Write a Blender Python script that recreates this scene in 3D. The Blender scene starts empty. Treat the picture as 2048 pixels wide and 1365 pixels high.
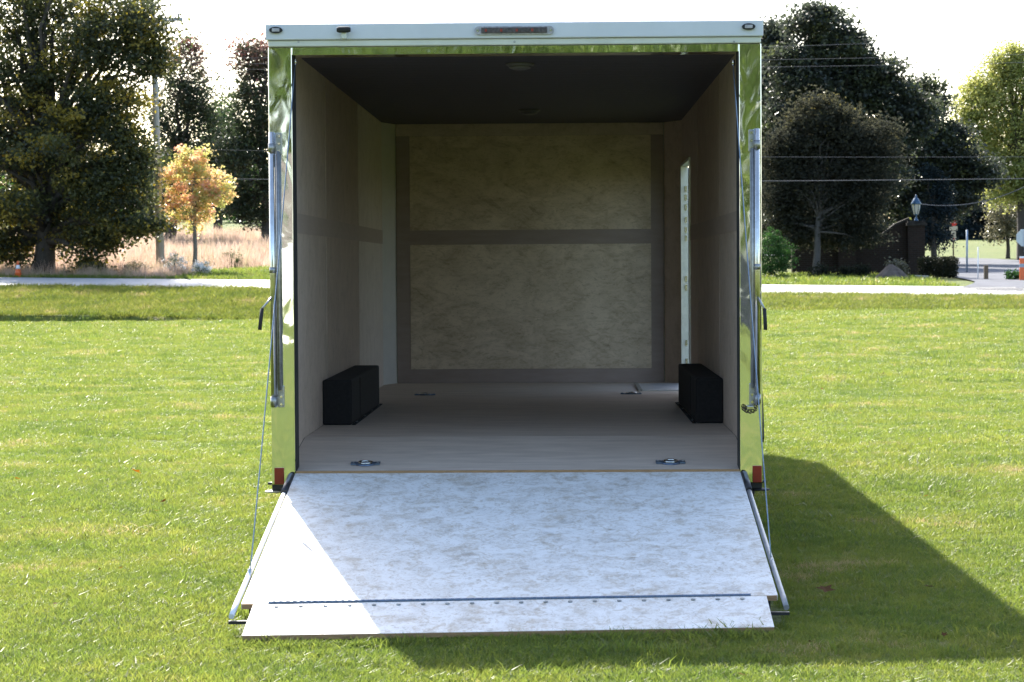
import bpy, bmesh, math, random
import numpy as np
from mathutils import Vector, Matrix

S = bpy.context.scene
COL = S.collection
rng = np.random.default_rng(7)
random.seed(7)
PI = math.pi

# ------------------------------------------------------------------ camera
CX, CY, CZ = 0.2442, -12.6605, 1.5468
YAW, PIT, ROL, FPX = -0.020874, -0.030736, -0.0060955, 4816.16
cF = Vector((math.sin(YAW) * math.cos(PIT), math.cos(YAW) * math.cos(PIT), math.sin(PIT)))
_r = Vector((math.cos(YAW), -math.sin(YAW), 0)); _u = _r.cross(cF)
cR = _r * math.cos(ROL) + _u * math.sin(ROL)
cU = -_r * math.sin(ROL) + _u * math.cos(ROL)
CP = Vector((CX, CY, CZ))
cam_d = bpy.data.cameras.new('camera')
cam = bpy.data.objects.new('camera', cam_d); COL.objects.link(cam)
M3 = Matrix((cR, cU, -cF)).transposed()
cam.matrix_world = Matrix.Translation(CP) @ M3.to_4x4()
cam_d.sensor_width = 36.0
cam_d.lens = FPX / 2048 * 36.0
cam_d.clip_start = 0.5; cam_d.clip_end = 3000
cam_d.dof.use_dof = True
cam_d.dof.focus_distance = 13.2
cam_d.dof.aperture_fstop = 12.0
S.camera = cam

def at(px, py, Y):
    """survey helper: the point seen at a photo pixel, at world depth Y"""
    d = cF + cR * ((px - 1024) / FPX) + cU * ((682.5 - py) / FPX)
    return CP + d * ((Y - CY) / d.y)

# ------------------------------------------------------------------ light
SUN_TO = Vector((-0.345, 1.15, 1.0)).normalized()
elev = math.asin(SUN_TO.z); azim = math.atan2(SUN_TO.x, SUN_TO.y)
W = bpy.data.worlds.new('World'); S.world = W; W.use_nodes = True
nt = W.node_tree
bg = nt.nodes['Background']
sky = nt.nodes.new('ShaderNodeTexSky'); sky.sky_type = 'NISHITA'
sky.sun_disc = False
sky.sun_elevation = elev; sky.sun_rotation = azim % (2 * PI)
sky.air_density = 1.0; sky.dust_density = 2.0; sky.ozone_density = 1.0
nt.links.new(sky.outputs[0], bg.inputs[0]); bg.inputs[1].default_value = 0.145
sd = bpy.data.lights.new('sun', 'SUN'); sd.energy = 4.6; sd.angle = math.radians(0.55); sd.color = (1.0, 0.94, 0.84)
so = bpy.data.objects.new('sun', sd); COL.objects.link(so)
so.rotation_euler = SUN_TO.to_track_quat('Z', 'Y').to_euler(); so.location = (0, 0, 40)
S.view_settings.view_transform = 'Standard'; S.view_settings.look = 'None'
S.view_settings.gamma = 1.0; S.view_settings.use_curve_mapping = False
S.view_settings.exposure = 1.7
S.cycles.use_denoising = True
S.cycles.max_bounces = 8; S.cycles.diffuse_bounces = 5; S.cycles.transmission_bounces = 6
S.cycles.transparent_max_bounces = 6
S.cycles.caustics_reflective = False; S.cycles.caustics_refractive = False
S.cycles.sample_clamp_indirect = 6.0

# ------------------------------------------------------------------ materials
def new_mat(name):
    m = bpy.data.materials.new(name); m.use_nodes = True
    n = m.node_tree.nodes; l = m.node_tree.links
    return m, n, l, n['Principled BSDF'], n['Material Output']

def mat(name, col, rough=0.6, metal=0.0, var=0.0, scale=8.0, bump=0.0, bscale=60.0, stretch=(1, 1, 1), col2=None, emit=0.0, spec=0.5):
    m, n, l, b, o = new_mat(name)
    b.inputs['Roughness'].default_value = rough; b.inputs['Metallic'].default_value = metal
    b.inputs['Specular IOR Level'].default_value = spec
    b.inputs['Base Color'].default_value = (*col, 1)
    tc = n.new('ShaderNodeTexCoord'); mp = n.new('ShaderNodeMapping'); mp.inputs['Scale'].default_value = stretch
    l.new(tc.outputs['Object'], mp.inputs[0])
    if var > 0 or col2:
        nz = n.new('ShaderNodeTexNoise'); nz.inputs['Scale'].default_value = scale; nz.inputs['Detail'].default_value = 6
        nz.inputs['Roughness'].default_value = 0.65
        l.new(mp.outputs[0], nz.inputs['Vector'])
        rp = n.new('ShaderNodeValToRGB'); l.new(nz.outputs['Fac'], rp.inputs[0])
        c2 = col2 or tuple(min(1, c * (1 + var)) for c in col)
        c1 = col if col2 else tuple(c * (1 - var) for c in col)
        rp.color_ramp.elements[0].position = 0.32; rp.color_ramp.elements[1].position = 0.68
        rp.color_ramp.elements[0].color = (*c1, 1); rp.color_ramp.elements[1].color = (*c2, 1)
        l.new(rp.outputs[0], b.inputs['Base Color'])
    if bump > 0:
        nb = n.new('ShaderNodeTexNoise'); nb.inputs['Scale'].default_value = bscale; nb.inputs['Detail'].default_value = 5
        l.new(mp.outputs[0], nb.inputs['Vector'])
        bp = n.new('ShaderNodeBump'); bp.inputs['Strength'].default_value = bump; bp.inputs['Distance'].default_value = 0.01
        l.new(nb.outputs['Fac'], bp.inputs['Height']); l.new(bp.outputs[0], b.inputs['Normal'])
    if emit:
        b.inputs['Emission Color'].default_value = (*col, 1); b.inputs['Emission Strength'].default_value = emit
    return m

def osb(name, base, streak, dark, amount=0.5, plane='XY', fleck=0.5, blot=None):
    """strand board: wispy strands lying mostly one way, little dark flecks, broad blotches"""
    m, n, l, b, o = new_mat(name)
    b.inputs['Roughness'].default_value = 0.62; b.inputs['Specular IOR Level'].default_value = 0.35
    tc = n.new('ShaderNodeTexCoord')
    def noise(scale3, sc, det, dist, rot=0.0):
        mp = n.new('ShaderNodeMapping'); mp.inputs['Scale'].default_value = scale3
        mp.inputs['Rotation'].default_value = (0, 0, 0) if rot == 0 else ((0, rot, 0) if plane == 'XZ' else (0, 0, rot))
        l.new(tc.outputs['Object'], mp.inputs[0])
        z = n.new('ShaderNodeTexNoise'); z.inputs['Scale'].default_value = sc; z.inputs['Detail'].default_value = det
        z.inputs['Distortion'].default_value = dist; z.inputs['Roughness'].default_value = 0.62
        l.new(mp.outputs[0], z.inputs['Vector']); return z.outputs['Fac']
    def ramp(src, p0, p1):
        r = n.new('ShaderNodeMapRange'); r.inputs[1].default_value = p0; r.inputs[2].default_value = p1; r.clamp = True
        l.new(src, r.inputs[0]); return r.outputs[0]
    def mix(a, c, f):
        x = n.new('ShaderNodeMix'); x.data_type = 'RGBA'
        for sck, v in ((6, a), (7, c)):
            if isinstance(v, tuple): x.inputs[sck].default_value = (*v, 1)
            else: l.new(v, x.inputs[sck])
        l.new(f, x.inputs[0]); return x.outputs[2]
    def mul(a, k):
        q = n.new('ShaderNodeMath'); q.operation = 'MULTIPLY'; l.new(a, q.inputs[0])
        if isinstance(k, float): q.inputs[1].default_value = k
        else: l.new(k, q.inputs[1])
        return q.outputs[0]
    xy = plane == 'XY'; st = (1.1, 1, 1) if xy else (1, 2.3, 2.3)
    s1 = ramp(noise(st, 15.0 if xy else 9.0, 8, 2.0), 0.52, 0.63)
    s2 = ramp(noise(st, 34.0 if xy else 21.0, 7, 2.2, 0.5), 0.53, 0.61)
    s3 = ramp(noise((1, 1, 1) if xy else (1, 2.4, 2.4), 48.0 if xy else 34.0, 4, 1.4, -0.5), 0.59, 0.64)
    bl = ramp(noise((1, 1, 1) if xy else (1, 1.6, 1.6), 6.0 if xy else 3.4, 6, 1.0), 0.40, 0.64)
    c = mix(base, blot or tuple(x * 0.82 for x in base), bl)
    c = mix(c, streak, mul(s1, amount))
    c = mix(c, streak, mul(mul(s2, bl), amount * 1.2))
    # single strands: long cells at three angles, a few of them tan or dark
    for rot, sc3, cut, col, k in ((0.12, (8, 42, 42), 0.80, streak, 0.55), (0.75, (9, 46, 46), 0.84, streak, 0.5), (-0.6, (8, 50, 50), 0.86, dark, 0.38), (-0.2, (13, 70, 70), 0.90, dark, 0.5)):
        mp = n.new('ShaderNodeMapping'); mp.vector_type = 'POINT'
        mr = n.new('ShaderNodeVectorRotate'); mr.rotation_type = {'XY': 'Z_AXIS', 'XZ': 'Y_AXIS', 'YZ': 'X_AXIS'}[plane]; mr.inputs['Angle'].default_value = rot
        wz = n.new('ShaderNodeTexNoise'); wz.inputs['Scale'].default_value = 6; wz.inputs['Detail'].default_value = 3; l.new(tc.outputs['Object'], wz.inputs['Vector'])
        ad = n.new('ShaderNodeVectorMath'); ad.operation = 'MULTIPLY_ADD'; ad.inputs[1].default_value = (.05, .05, .05); l.new(wz.outputs['Color'], ad.inputs[0]); l.new(tc.outputs['Object'], ad.inputs[2])
        l.new(ad.outputs[0], mr.inputs['Vector']); l.new(mr.outputs[0], mp.inputs[0])
        mp.inputs['Scale'].default_value = (sc3[0] * 2.6, sc3[1] * .42, sc3[2]) if xy else (sc3 if plane == 'XZ' else (sc3[1], sc3[0], sc3[1]))
        vo = n.new('ShaderNodeTexVoronoi'); vo.inputs['Scale'].default_value = 1.0; l.new(mp.outputs[0], vo.inputs['Vector'])
        sp = n.new('ShaderNodeSeparateColor'); l.new(vo.outputs['Color'], sp.inputs[0])
        c = mix(c, col, mul(mul(ramp(sp.outputs[0], cut, cut + .12), bl), k * amount * 1.5))
    c = mix(c, dark, mul(s3, fleck * 0.6))
    l.new(c, b.inputs['Base Color'])
    bp = n.new('ShaderNodeBump'); bp.inputs['Strength'].default_value = 0.25; bp.inputs['Distance'].default_value = 0.004
    l.new(s2, bp.inputs['Height']); l.new(bp.outputs[0], b.inputs['Normal'])
    return m

def leafmat(name, cols, trans=0.45, gloss=0.35, patch=0.0, patch_col=None):
    m, n, l, b, o = new_mat(name)
    at_ = n.new('ShaderNodeAttribute'); at_.attribute_name = 'tone'
    rp = n.new('ShaderNodeValToRGB'); l.new(at_.outputs['Fac'], rp.inputs[0])
    el = rp.color_ramp.elements
    while len(el) < len(cols): el.new(0.5)
    for i, c in enumerate(cols):
        el[i].position = i / (len(cols) - 1); el[i].color = (*c, 1)
    b.inputs['Roughness'].default_value = gloss; b.inputs['Specular IOR Level'].default_value = 0.4 if gloss < 0.7 else 0.08
    l.new(rp.outputs[0], b.inputs['Base Color'])
    tr = n.new('ShaderNodeBsdfTranslucent'); hs = n.new('ShaderNodeHueSaturation')
    hs.inputs['Value'].default_value = 1.5; hs.inputs['Saturation'].default_value = 1.15
    l.new(rp.outputs[0], hs.inputs['Color']); l.new(hs.outputs[0], tr.inputs[0])
    mx = n.new('ShaderNodeMixShader'); mx.inputs[0].default_value = trans
    l.new(b.outputs[0], mx.inputs[1]); l.new(tr.outputs[0], mx.inputs[2]); l.new(mx.outputs[0], o.inputs[0])
    return m

def grassmat(name, c_lo, c_mid, c_hi, straw, trans=0.5, straw_amt=0.16, rough=0.3):
    m, n, l, b, o = new_mat(name)
    oi = n.new('ShaderNodeObjectInfo'); ge = n.new('ShaderNodeNewGeometry')
    nz = n.new('ShaderNodeTexNoise'); nz.inputs['Scale'].default_value = 0.9; nz.inputs['Detail'].default_value = 5
    l.new(ge.outputs['Position'], nz.inputs['Vector'])
    md = n.new('ShaderNodeMath'); md.operation = 'MULTIPLY_ADD'; md.inputs[1].default_value = 0.55
    l.new(oi.outputs['Random'], md.inputs[0])
    sb = n.new('ShaderNodeMath'); sb.operation = 'MULTIPLY_ADD'; sb.inputs[1].default_value = 1.5; sb.inputs[2].default_value = -0.52
    l.new(nz.outputs['Fac'], sb.inputs[0]); l.new(sb.outputs[0], md.inputs[2])
    rp = n.new('ShaderNodeValToRGB'); l.new(md.outputs[0], rp.inputs[0])
    el = rp.color_ramp.elements
    el[0].position = 0.08; el[0].color = (*c_lo, 1); el[1].position = 0.85; el[1].color = (*c_hi, 1)
    e = el.new(0.45); e.color = (*c_mid, 1)
    e = el.new(min(0.99, 0.86 + 0.14 * (1 - straw_amt))); e.color = (*straw, 1)
    b.inputs['Roughness'].default_value = rough; b.inputs['Specular IOR Level'].default_value = 0.26
    l.new(rp.outputs[0], b.inputs['Base Color'])
    tr = n.new('ShaderNodeBsdfTranslucent'); hs = n.new('ShaderNodeHueSaturation')
    hs.inputs['Value'].default_value = 2.6; hs.inputs['Hue'].default_value = 0.485; l.new(rp.outputs[0], hs.inputs['Color']); l.new(hs.outputs[0], tr.inputs[0])
    mx = n.new('ShaderNodeMixShader'); mx.inputs[0].default_value = trans
    l.new(b.outputs[0], mx.inputs[1]); l.new(tr.outputs[0], mx.inputs[2]); l.new(mx.outputs[0], o.inputs[0])
    return m

MT = {}
MT['white_paint'] = mat('white_paint', (0.60, 0.61, 0.64), 0.35, var=0.05, scale=3, bump=0.05, bscale=4)
MT['cream_trim'] = mat('cream_trim', (0.62, 0.62, 0.55), 0.3, var=0.08, scale=5)
MT['black_steel'] = mat('black_steel', (0.018, 0.018, 0.02), 0.45, var=0.3, scale=30)
MT['black_rubber'] = mat('black_rubber', (0.02, 0.02, 0.02), 0.8, var=0.3)
MT['zinc'] = mat('zinc', (0.60, 0.585, 0.54), 0.16, metal=1.0, var=0.12, scale=25, bump=0.05)
MT['dull_zinc'] = mat('dull_zinc', (0.36, 0.355, 0.335), 0.42, metal=1.0, var=0.25, scale=40)
MT['grey_paint'] = mat('grey_paint', (0.27, 0.27, 0.27), 0.4, var=0.2, scale=14)
MT['red_lens'] = mat('red_lens', (0.25, 0.020, 0.006), 0.35, var=0.12, scale=60)
MT['smoke_lens'] = mat('smoke_lens', (0.085, 0.07, 0.072), 0.2, var=0.5, scale=70)
MT['clear_lens'] = mat('clear_lens', (0.40, 0.38, 0.40), 0.2, var=0.3, scale=60)
MT['cable'] = mat('cable', (0.20, 0.26, 0.33), 0.35, metal=0.6, var=0.2, scale=60)
MT['blue_steel'] = mat('blue_steel', (0.12, 0.16, 0.22), 0.45, metal=0.7, var=0.2, scale=40)
MT['wheel_box'] = mat('wheel_box', (0.008, 0.007, 0.007), 0.9, var=0.5, scale=60, bump=0.2)
MT['ceiling'] = mat('ceiling', (0.060, 0.054, 0.064), 0.6, var=0.15, scale=20, stretch=(1, 14, 1))
MT['ply_wall'] = osb('ply_wall', (0.62, 0.495, 0.41), (0.46, 0.355, 0.28), (0.30, 0.22, 0.165), 0.45, 'YZ', 0.35, blot=(0.56, 0.445, 0.365))
MT['ply_band'] = mat('ply_band', (0.32, 0.245, 0.21), 0.65, scale=7, stretch=(0.6, 0.6, 3), col2=(0.37, 0.29, 0.25), bump=0.08)
MT['ply_band_pale'] = mat('ply_band_pale', (0.43, 0.33, 0.275), 0.65, scale=7, stretch=(0.6, 0.6, 3), col2=(0.48, 0.375, 0.315))
MT['ply_brown'] = osb('ply_brown', (0.56, 0.435, 0.35), (0.42, 0.315, 0.245), (0.28, 0.20, 0.15), 0.45, 'YZ', 0.35, blot=(0.50, 0.385, 0.31))
MT['ply_door_lit'] = osb('ply_door_lit', (0.72, 0.615, 0.53), (0.58, 0.48, 0.40), (0.40, 0.32, 0.26), 0.4, 'YZ', 0.3, blot=(0.66, 0.56, 0.48))  # paler ply: light from the side door put into the sheet's colour
MT['ply_floor'] = mat('ply_floor', (0.50, 0.395, 0.305), 0.6, scale=4, stretch=(0.7, 4, 1), col2=(0.66, 0.53, 0.415), bump=0.08, bscale=25)
MT['ply_edge'] = mat('ply_edge', (0.32, 0.19, 0.09), 0.8, var=0.3, scale=20, stretch=(1, 1, 14))
MT['aluminium'] = mat('aluminium', (0.66, 0.66, 0.66), 0.38, metal=0.9, var=0.1, scale=20)
MT['osb_ramp'] = osb('osb_ramp', (0.76, 0.735, 0.69), (0.45, 0.36, 0.25), (0.20, 0.15, 0.10), 0.55, 'XY', 0.55, blot=(0.655, 0.625, 0.575))
MT['osb_wall'] = osb('osb_wall', (0.72, 0.585, 0.44), (0.42, 0.315, 0.205), (0.15, 0.10, 0.055), 0.45, 'XZ', 0.55, blot=(0.58, 0.465, 0.335))
# mirror-bright stainless with the slow waves of thin sheet
m, n, l, b, o = new_mat('stainless')
b.inputs['Metallic'].default_value = 1.0; b.inputs['Roughness'].default_value = 0.045; b.inputs['Base Color'].default_value = (0.80, 0.81, 0.79, 1)
tc = n.new('ShaderNodeTexCoord'); mp = n.new('ShaderNodeMapping'); mp.inputs['Scale'].default_value = (1, 1, 0.55)
l.new(tc.outputs['Object'], mp.inputs[0])
nz = n.new('ShaderNodeTexNoise'); nz.inputs['Scale'].default_value = 8; nz.inputs['Detail'].default_value = 1.5; nz.inputs['Distortion'].default_value = 0.6; l.new(mp.outputs[0], nz.inputs['Vector'])
bp = n.new('ShaderNodeBump'); bp.inputs['Strength'].default_value = 0.13; bp.inputs['Distance'].default_value = 0.02
l.new(nz.outputs['Fac'], bp.inputs['Height']); l.new(bp.outputs[0], b.inputs['Normal'])
MT['stainless'] = m
MT['corner_door_lit'] = mat('corner_door_lit', (0.66, 0.62, 0.57), 0.4, var=0.04)  # left corner only, its brightness from the side door painted as a paler tone
MT['dome'] = mat('dome', (0.15, 0.145, 0.14), 0.5)
MT['road'] = mat('road', (0.36, 0.355, 0.35), 0.55, var=0.14, scale=2.0, bump=0.2, bscale=40)
MT['drive'] = mat('drive', (0.12, 0.125, 0.14), 0.95, var=0.25, scale=0.8, bump=0.2, bscale=30, spec=0.08)
MT['bark'] = mat('bark', (0.055, 0.045, 0.036), 0.9, var=0.4, scale=6, stretch=(3, 3, 0.6), bump=0.8, bscale=14)
MT['pale_bark'] = mat('pale_bark', (0.16, 0.145, 0.125), 0.9, var=0.35, scale=6, stretch=(3, 3, 0.6), bump=0.8, bscale=14)
MT['grey_bark'] = mat('grey_bark', (0.075, 0.068, 0.06), 0.9, var=0.35, scale=6, stretch=(3, 3, 0.6), bump=0.8, bscale=14, spec=0.1)
MT['pole_wood'] = mat('pole_wood', (0.40, 0.40, 0.40), 0.85, var=0.2, scale=6, stretch=(6, 6, 0.5), bump=0.4, bscale=20)
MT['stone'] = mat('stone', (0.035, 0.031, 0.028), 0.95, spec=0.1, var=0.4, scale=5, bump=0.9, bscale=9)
MT['pale_stone'] = mat('pale_stone', (0.28, 0.28, 0.26), 0.9, var=0.3, scale=9, bump=0.5, bscale=15)
MT['orange_plastic'] = mat('orange_plastic', (0.70, 0.13, 0.03), 0.4, var=0.08)
MT['white_plastic'] = mat('white_plastic', (0.75, 0.76, 0.78), 0.4, var=0.06)
MT['steel_post'] = mat('steel_post', (0.27, 0.32, 0.38), 0.5, metal=0.5, var=0.2)
MT['sign_back'] = mat('sign_back', (0.50, 0.53, 0.54), 0.45, metal=0.4, var=0.08)
MT['sign_red'] = mat('sign_red', (0.55, 0.03, 0.025), 0.4, var=0.08)
MT['sign_buff'] = mat('sign_buff', (0.52, 0.46, 0.36), 0.5, var=0.12, scale=10)
MT['post_wood'] = mat('post_wood', (0.13, 0.095, 0.06), 0.9, var=0.35, scale=8, stretch=(5, 5, .6), bump=0.5)
MT['lantern_blue'] = mat('lantern_blue', (0.035, 0.08, 0.14), 0.35, metal=0.3, var=0.2, scale=20)
MT['lantern_glass'] = mat('lantern_glass', (0.50, 0.47, 0.40), 0.15, var=0.1)
MT['wire'] = mat('wire', (0.11, 0.11, 0.12), 0.8, metal=0.0, spec=0.15, var=0.1)
MT['dirt'] = mat('dirt', (0.10, 0.082, 0.07), 0.95, spec=0.1, var=0.35, scale=6, bump=1.0, bscale=12)
MT['roof_shingle'] = mat('roof_shingle', (0.10, 0.09, 0.085), 0.9, var=0.3)
MT['dark_paint'] = mat('dark_paint', (0.012, 0.016, 0.024), 0.12, var=0.1)
MT['dark_glass'] = mat('dark_glass', (0.012, 0.016, 0.02), 0.05)
# dark brick in running bond for the far entrance wall
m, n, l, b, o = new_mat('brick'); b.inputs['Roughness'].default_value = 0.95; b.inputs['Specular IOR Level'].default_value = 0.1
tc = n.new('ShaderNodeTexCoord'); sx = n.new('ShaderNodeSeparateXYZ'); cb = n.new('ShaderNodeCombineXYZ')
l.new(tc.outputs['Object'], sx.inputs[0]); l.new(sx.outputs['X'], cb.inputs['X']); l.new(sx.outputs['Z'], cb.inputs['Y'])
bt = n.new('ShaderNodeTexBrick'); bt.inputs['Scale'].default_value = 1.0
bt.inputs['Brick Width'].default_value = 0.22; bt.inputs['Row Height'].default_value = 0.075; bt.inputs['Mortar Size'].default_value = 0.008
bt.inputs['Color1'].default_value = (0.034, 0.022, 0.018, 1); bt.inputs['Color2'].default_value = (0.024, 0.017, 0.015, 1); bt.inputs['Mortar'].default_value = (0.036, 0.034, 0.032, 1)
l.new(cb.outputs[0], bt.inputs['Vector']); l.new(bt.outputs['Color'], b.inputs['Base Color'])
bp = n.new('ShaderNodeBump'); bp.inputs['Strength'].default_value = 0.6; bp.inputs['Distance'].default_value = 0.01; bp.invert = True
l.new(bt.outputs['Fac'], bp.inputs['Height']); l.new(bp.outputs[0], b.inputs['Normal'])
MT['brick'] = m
# leaves
MT['leaf_maple'] = leafmat('leaf_maple', [(0.046, 0.054, 0.030), (0.068, 0.078, 0.034), (0.105, 0.108, 0.036), (0.27, 0.215, 0.05)], trans=0.52)
MT['leaf_dark'] = leafmat('leaf_dark', [(0.034, 0.040, 0.032), (0.046, 0.056, 0.036), (0.066, 0.078, 0.038), (0.15, 0.15, 0.048)], trans=0.45)
MT['leaf_red_top'] = leafmat('leaf_red_top', [(0.036, 0.046, 0.028), (0.052, 0.070, 0.034), (0.12, 0.085, 0.07), (0.27, 0.13, 0.12)], trans=0.5)
MT['leaf_green'] = leafmat('leaf_green', [(0.035, 0.07, 0.022), (0.055, 0.11, 0.03), (0.08, 0.15, 0.04)], trans=0.45)
MT['leaf_orange'] = leafmat('leaf_orange', [(0.34, 0.36, 0.14), (0.58, 0.50, 0.23), (0.68, 0.48, 0.30), (0.70, 0.42, 0.32)], trans=0.5)
MT['leaf_brown'] = leafmat('leaf_brown', [(0.028, 0.030, 0.024), (0.039, 0.041, 0.030), (0.054, 0.053, 0.034), (0.18, 0.155, 0.055)], trans=0.4, gloss=.85)
MT['leaf_yellow'] = leafmat('leaf_yellow', [(0.17, 0.20, 0.06), (0.30, 0.31, 0.11), (0.42, 0.40, 0.16)], trans=0.5)
MT['leaf_hedge'] = leafmat('leaf_hedge', [(0.012, 0.015, 0.010), (0.018, 0.022, 0.013), (0.034, 0.032, 0.016)], trans=0.2, gloss=.7)
MT['leaf_bush'] = leafmat('leaf_bush', [(0.022, 0.05, 0.018), (0.035, 0.08, 0.025), (0.06, 0.11, 0.036)], trans=0.3, gloss=.7)
MT['needle'] = leafmat('needle', [(0.012, 0.018, 0.020), (0.016, 0.024, 0.027), (0.022, 0.030, 0.032)], trans=0.15, gloss=.7)
MT['leaf_grey'] = leafmat('leaf_grey', [(0.09, 0.09, 0.06), (0.14, 0.13, 0.085), (0.20, 0.18, 0.10)], trans=0.4)
MT['aster'] = leafmat('aster', [(0.10, 0.13, 0.05), (0.16, 0.18, 0.08), (0.62, 0.62, 0.60), (0.8, 0.8, 0.8)], trans=0.3)
MT['leaf_sunlit'] = leafmat('leaf_sunlit', [(0.05, 0.09, 0.025), (0.10, 0.16, 0.035), (0.18, 0.22, 0.05)], trans=0.3)
MT['grass'] = grassmat('grass', (0.042, 0.074, 0.015), (0.074, 0.110, 0.018), (0.110, 0.130, 0.024), (0.22, 0.18, 0.09), rough=0.42, straw_amt=0.12)
MT['weed'] = grassmat('weed', (0.042, 0.066, 0.011), (0.070, 0.094, 0.014), (0.105, 0.115, 0.024), (0.20, 0.16, 0.08), straw_amt=0.2, trans=0.45, rough=0.6)
MT['dry_grass'] = grassmat('dry_grass', (0.20, 0.19, 0.10), (0.30, 0.23, 0.165), (0.36, 0.27, 0.21), (0.40, 0.32, 0.25), trans=0.35, rough=0.6)
MT['fallen'] = leafmat('fallen', [(0.06, 0.03, 0.014), (0.13, 0.06, 0.02), (0.42, 0.15, 0.03), (0.34, 0.24, 0.10)], trans=0.2, gloss=.85)
# soil / turf sheet, blends to dry meadow by the 'dry' vertex attribute
m, n, l, b, o = new_mat('turf'); b.inputs['Roughness'].default_value = 0.9; b.inputs['Specular IOR Level'].default_value = 0.2
ge = n.new('ShaderNodeNewGeometry')
def tn(sc, det):
    z = n.new('ShaderNodeTexNoise'); z.inputs['Scale'].default_value = sc; z.inputs['Detail'].default_value = det
    l.new(ge.outputs['Position'], z.inputs['Vector']); return z.outputs['Fac']
def rampn(src, stops):
    r = n.new('ShaderNodeValToRGB'); l.new(src, r.inputs[0]); e = r.color_ramp.elements
    while len(e) < len(stops): e.new(0.5)
    for i, (p, c) in enumerate(stops): e[i].position = p; e[i].color = (*c, 1)
    return r.outputs[0]
g1 = rampn(tn(0.8, 6), [(0.30, (0.070, 0.105, 0.018)), (0.55, (0.115, 0.145, 0.026)), (0.72, (0.17, 0.16, 0.05))])
g2 = rampn(tn(9, 6), [(0.35, (0.30, 0.30, 0.30)), (0.65, (1.0, 1.0, 1.0))])
mg = n.new('ShaderNodeMix'); mg.data_type = 'RGBA'; mg.blend_type = 'MULTIPLY'; mg.inputs[0].default_value = 0.55
l.new(g1, mg.inputs[6]); l.new(g2, mg.inputs[7])
dr = rampn(tn(0.35, 6), [(0.40, (0.10, 0.125, 0.035)), (0.52, (0.22, 0.18, 0.11)), (0.7, (0.33, 0.25, 0.19))])
atn = n.new('ShaderNodeAttribute'); atn.attribute_name = 'dry'
mx = n.new('ShaderNodeMix'); mx.data_type = 'RGBA'; l.new(atn.outputs['Fac'], mx.inputs[0]); l.new(mg.outputs[2], mx.inputs[6]); l.new(dr, mx.inputs[7])
l.new(mx.outputs[2], b.inputs['Base Color'])
bp = n.new('ShaderNodeBump'); bp.inputs['Strength'].default_value = 0.7; bp.inputs['Distance'].default_value = 0.05
l.new(tn(22, 5), bp.inputs['Height']); l.new(bp.outputs[0], b.inputs['Normal'])
MT['turf'] = m

# ------------------------------------------------------------------ mesh helpers
def root_of(o):
    while o.parent: o = o.parent
    return o

def link_mesh(name, me, material, parent=None, origin=None):
    o = bpy.data.objects.new(name, me); COL.objects.link(o)
    if material is not None: me.materials.append(MT[material] if isinstance(material, str) else material)
    if parent is not None: o.parent = parent
    elif origin is not None: o.location = origin
    return o

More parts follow.
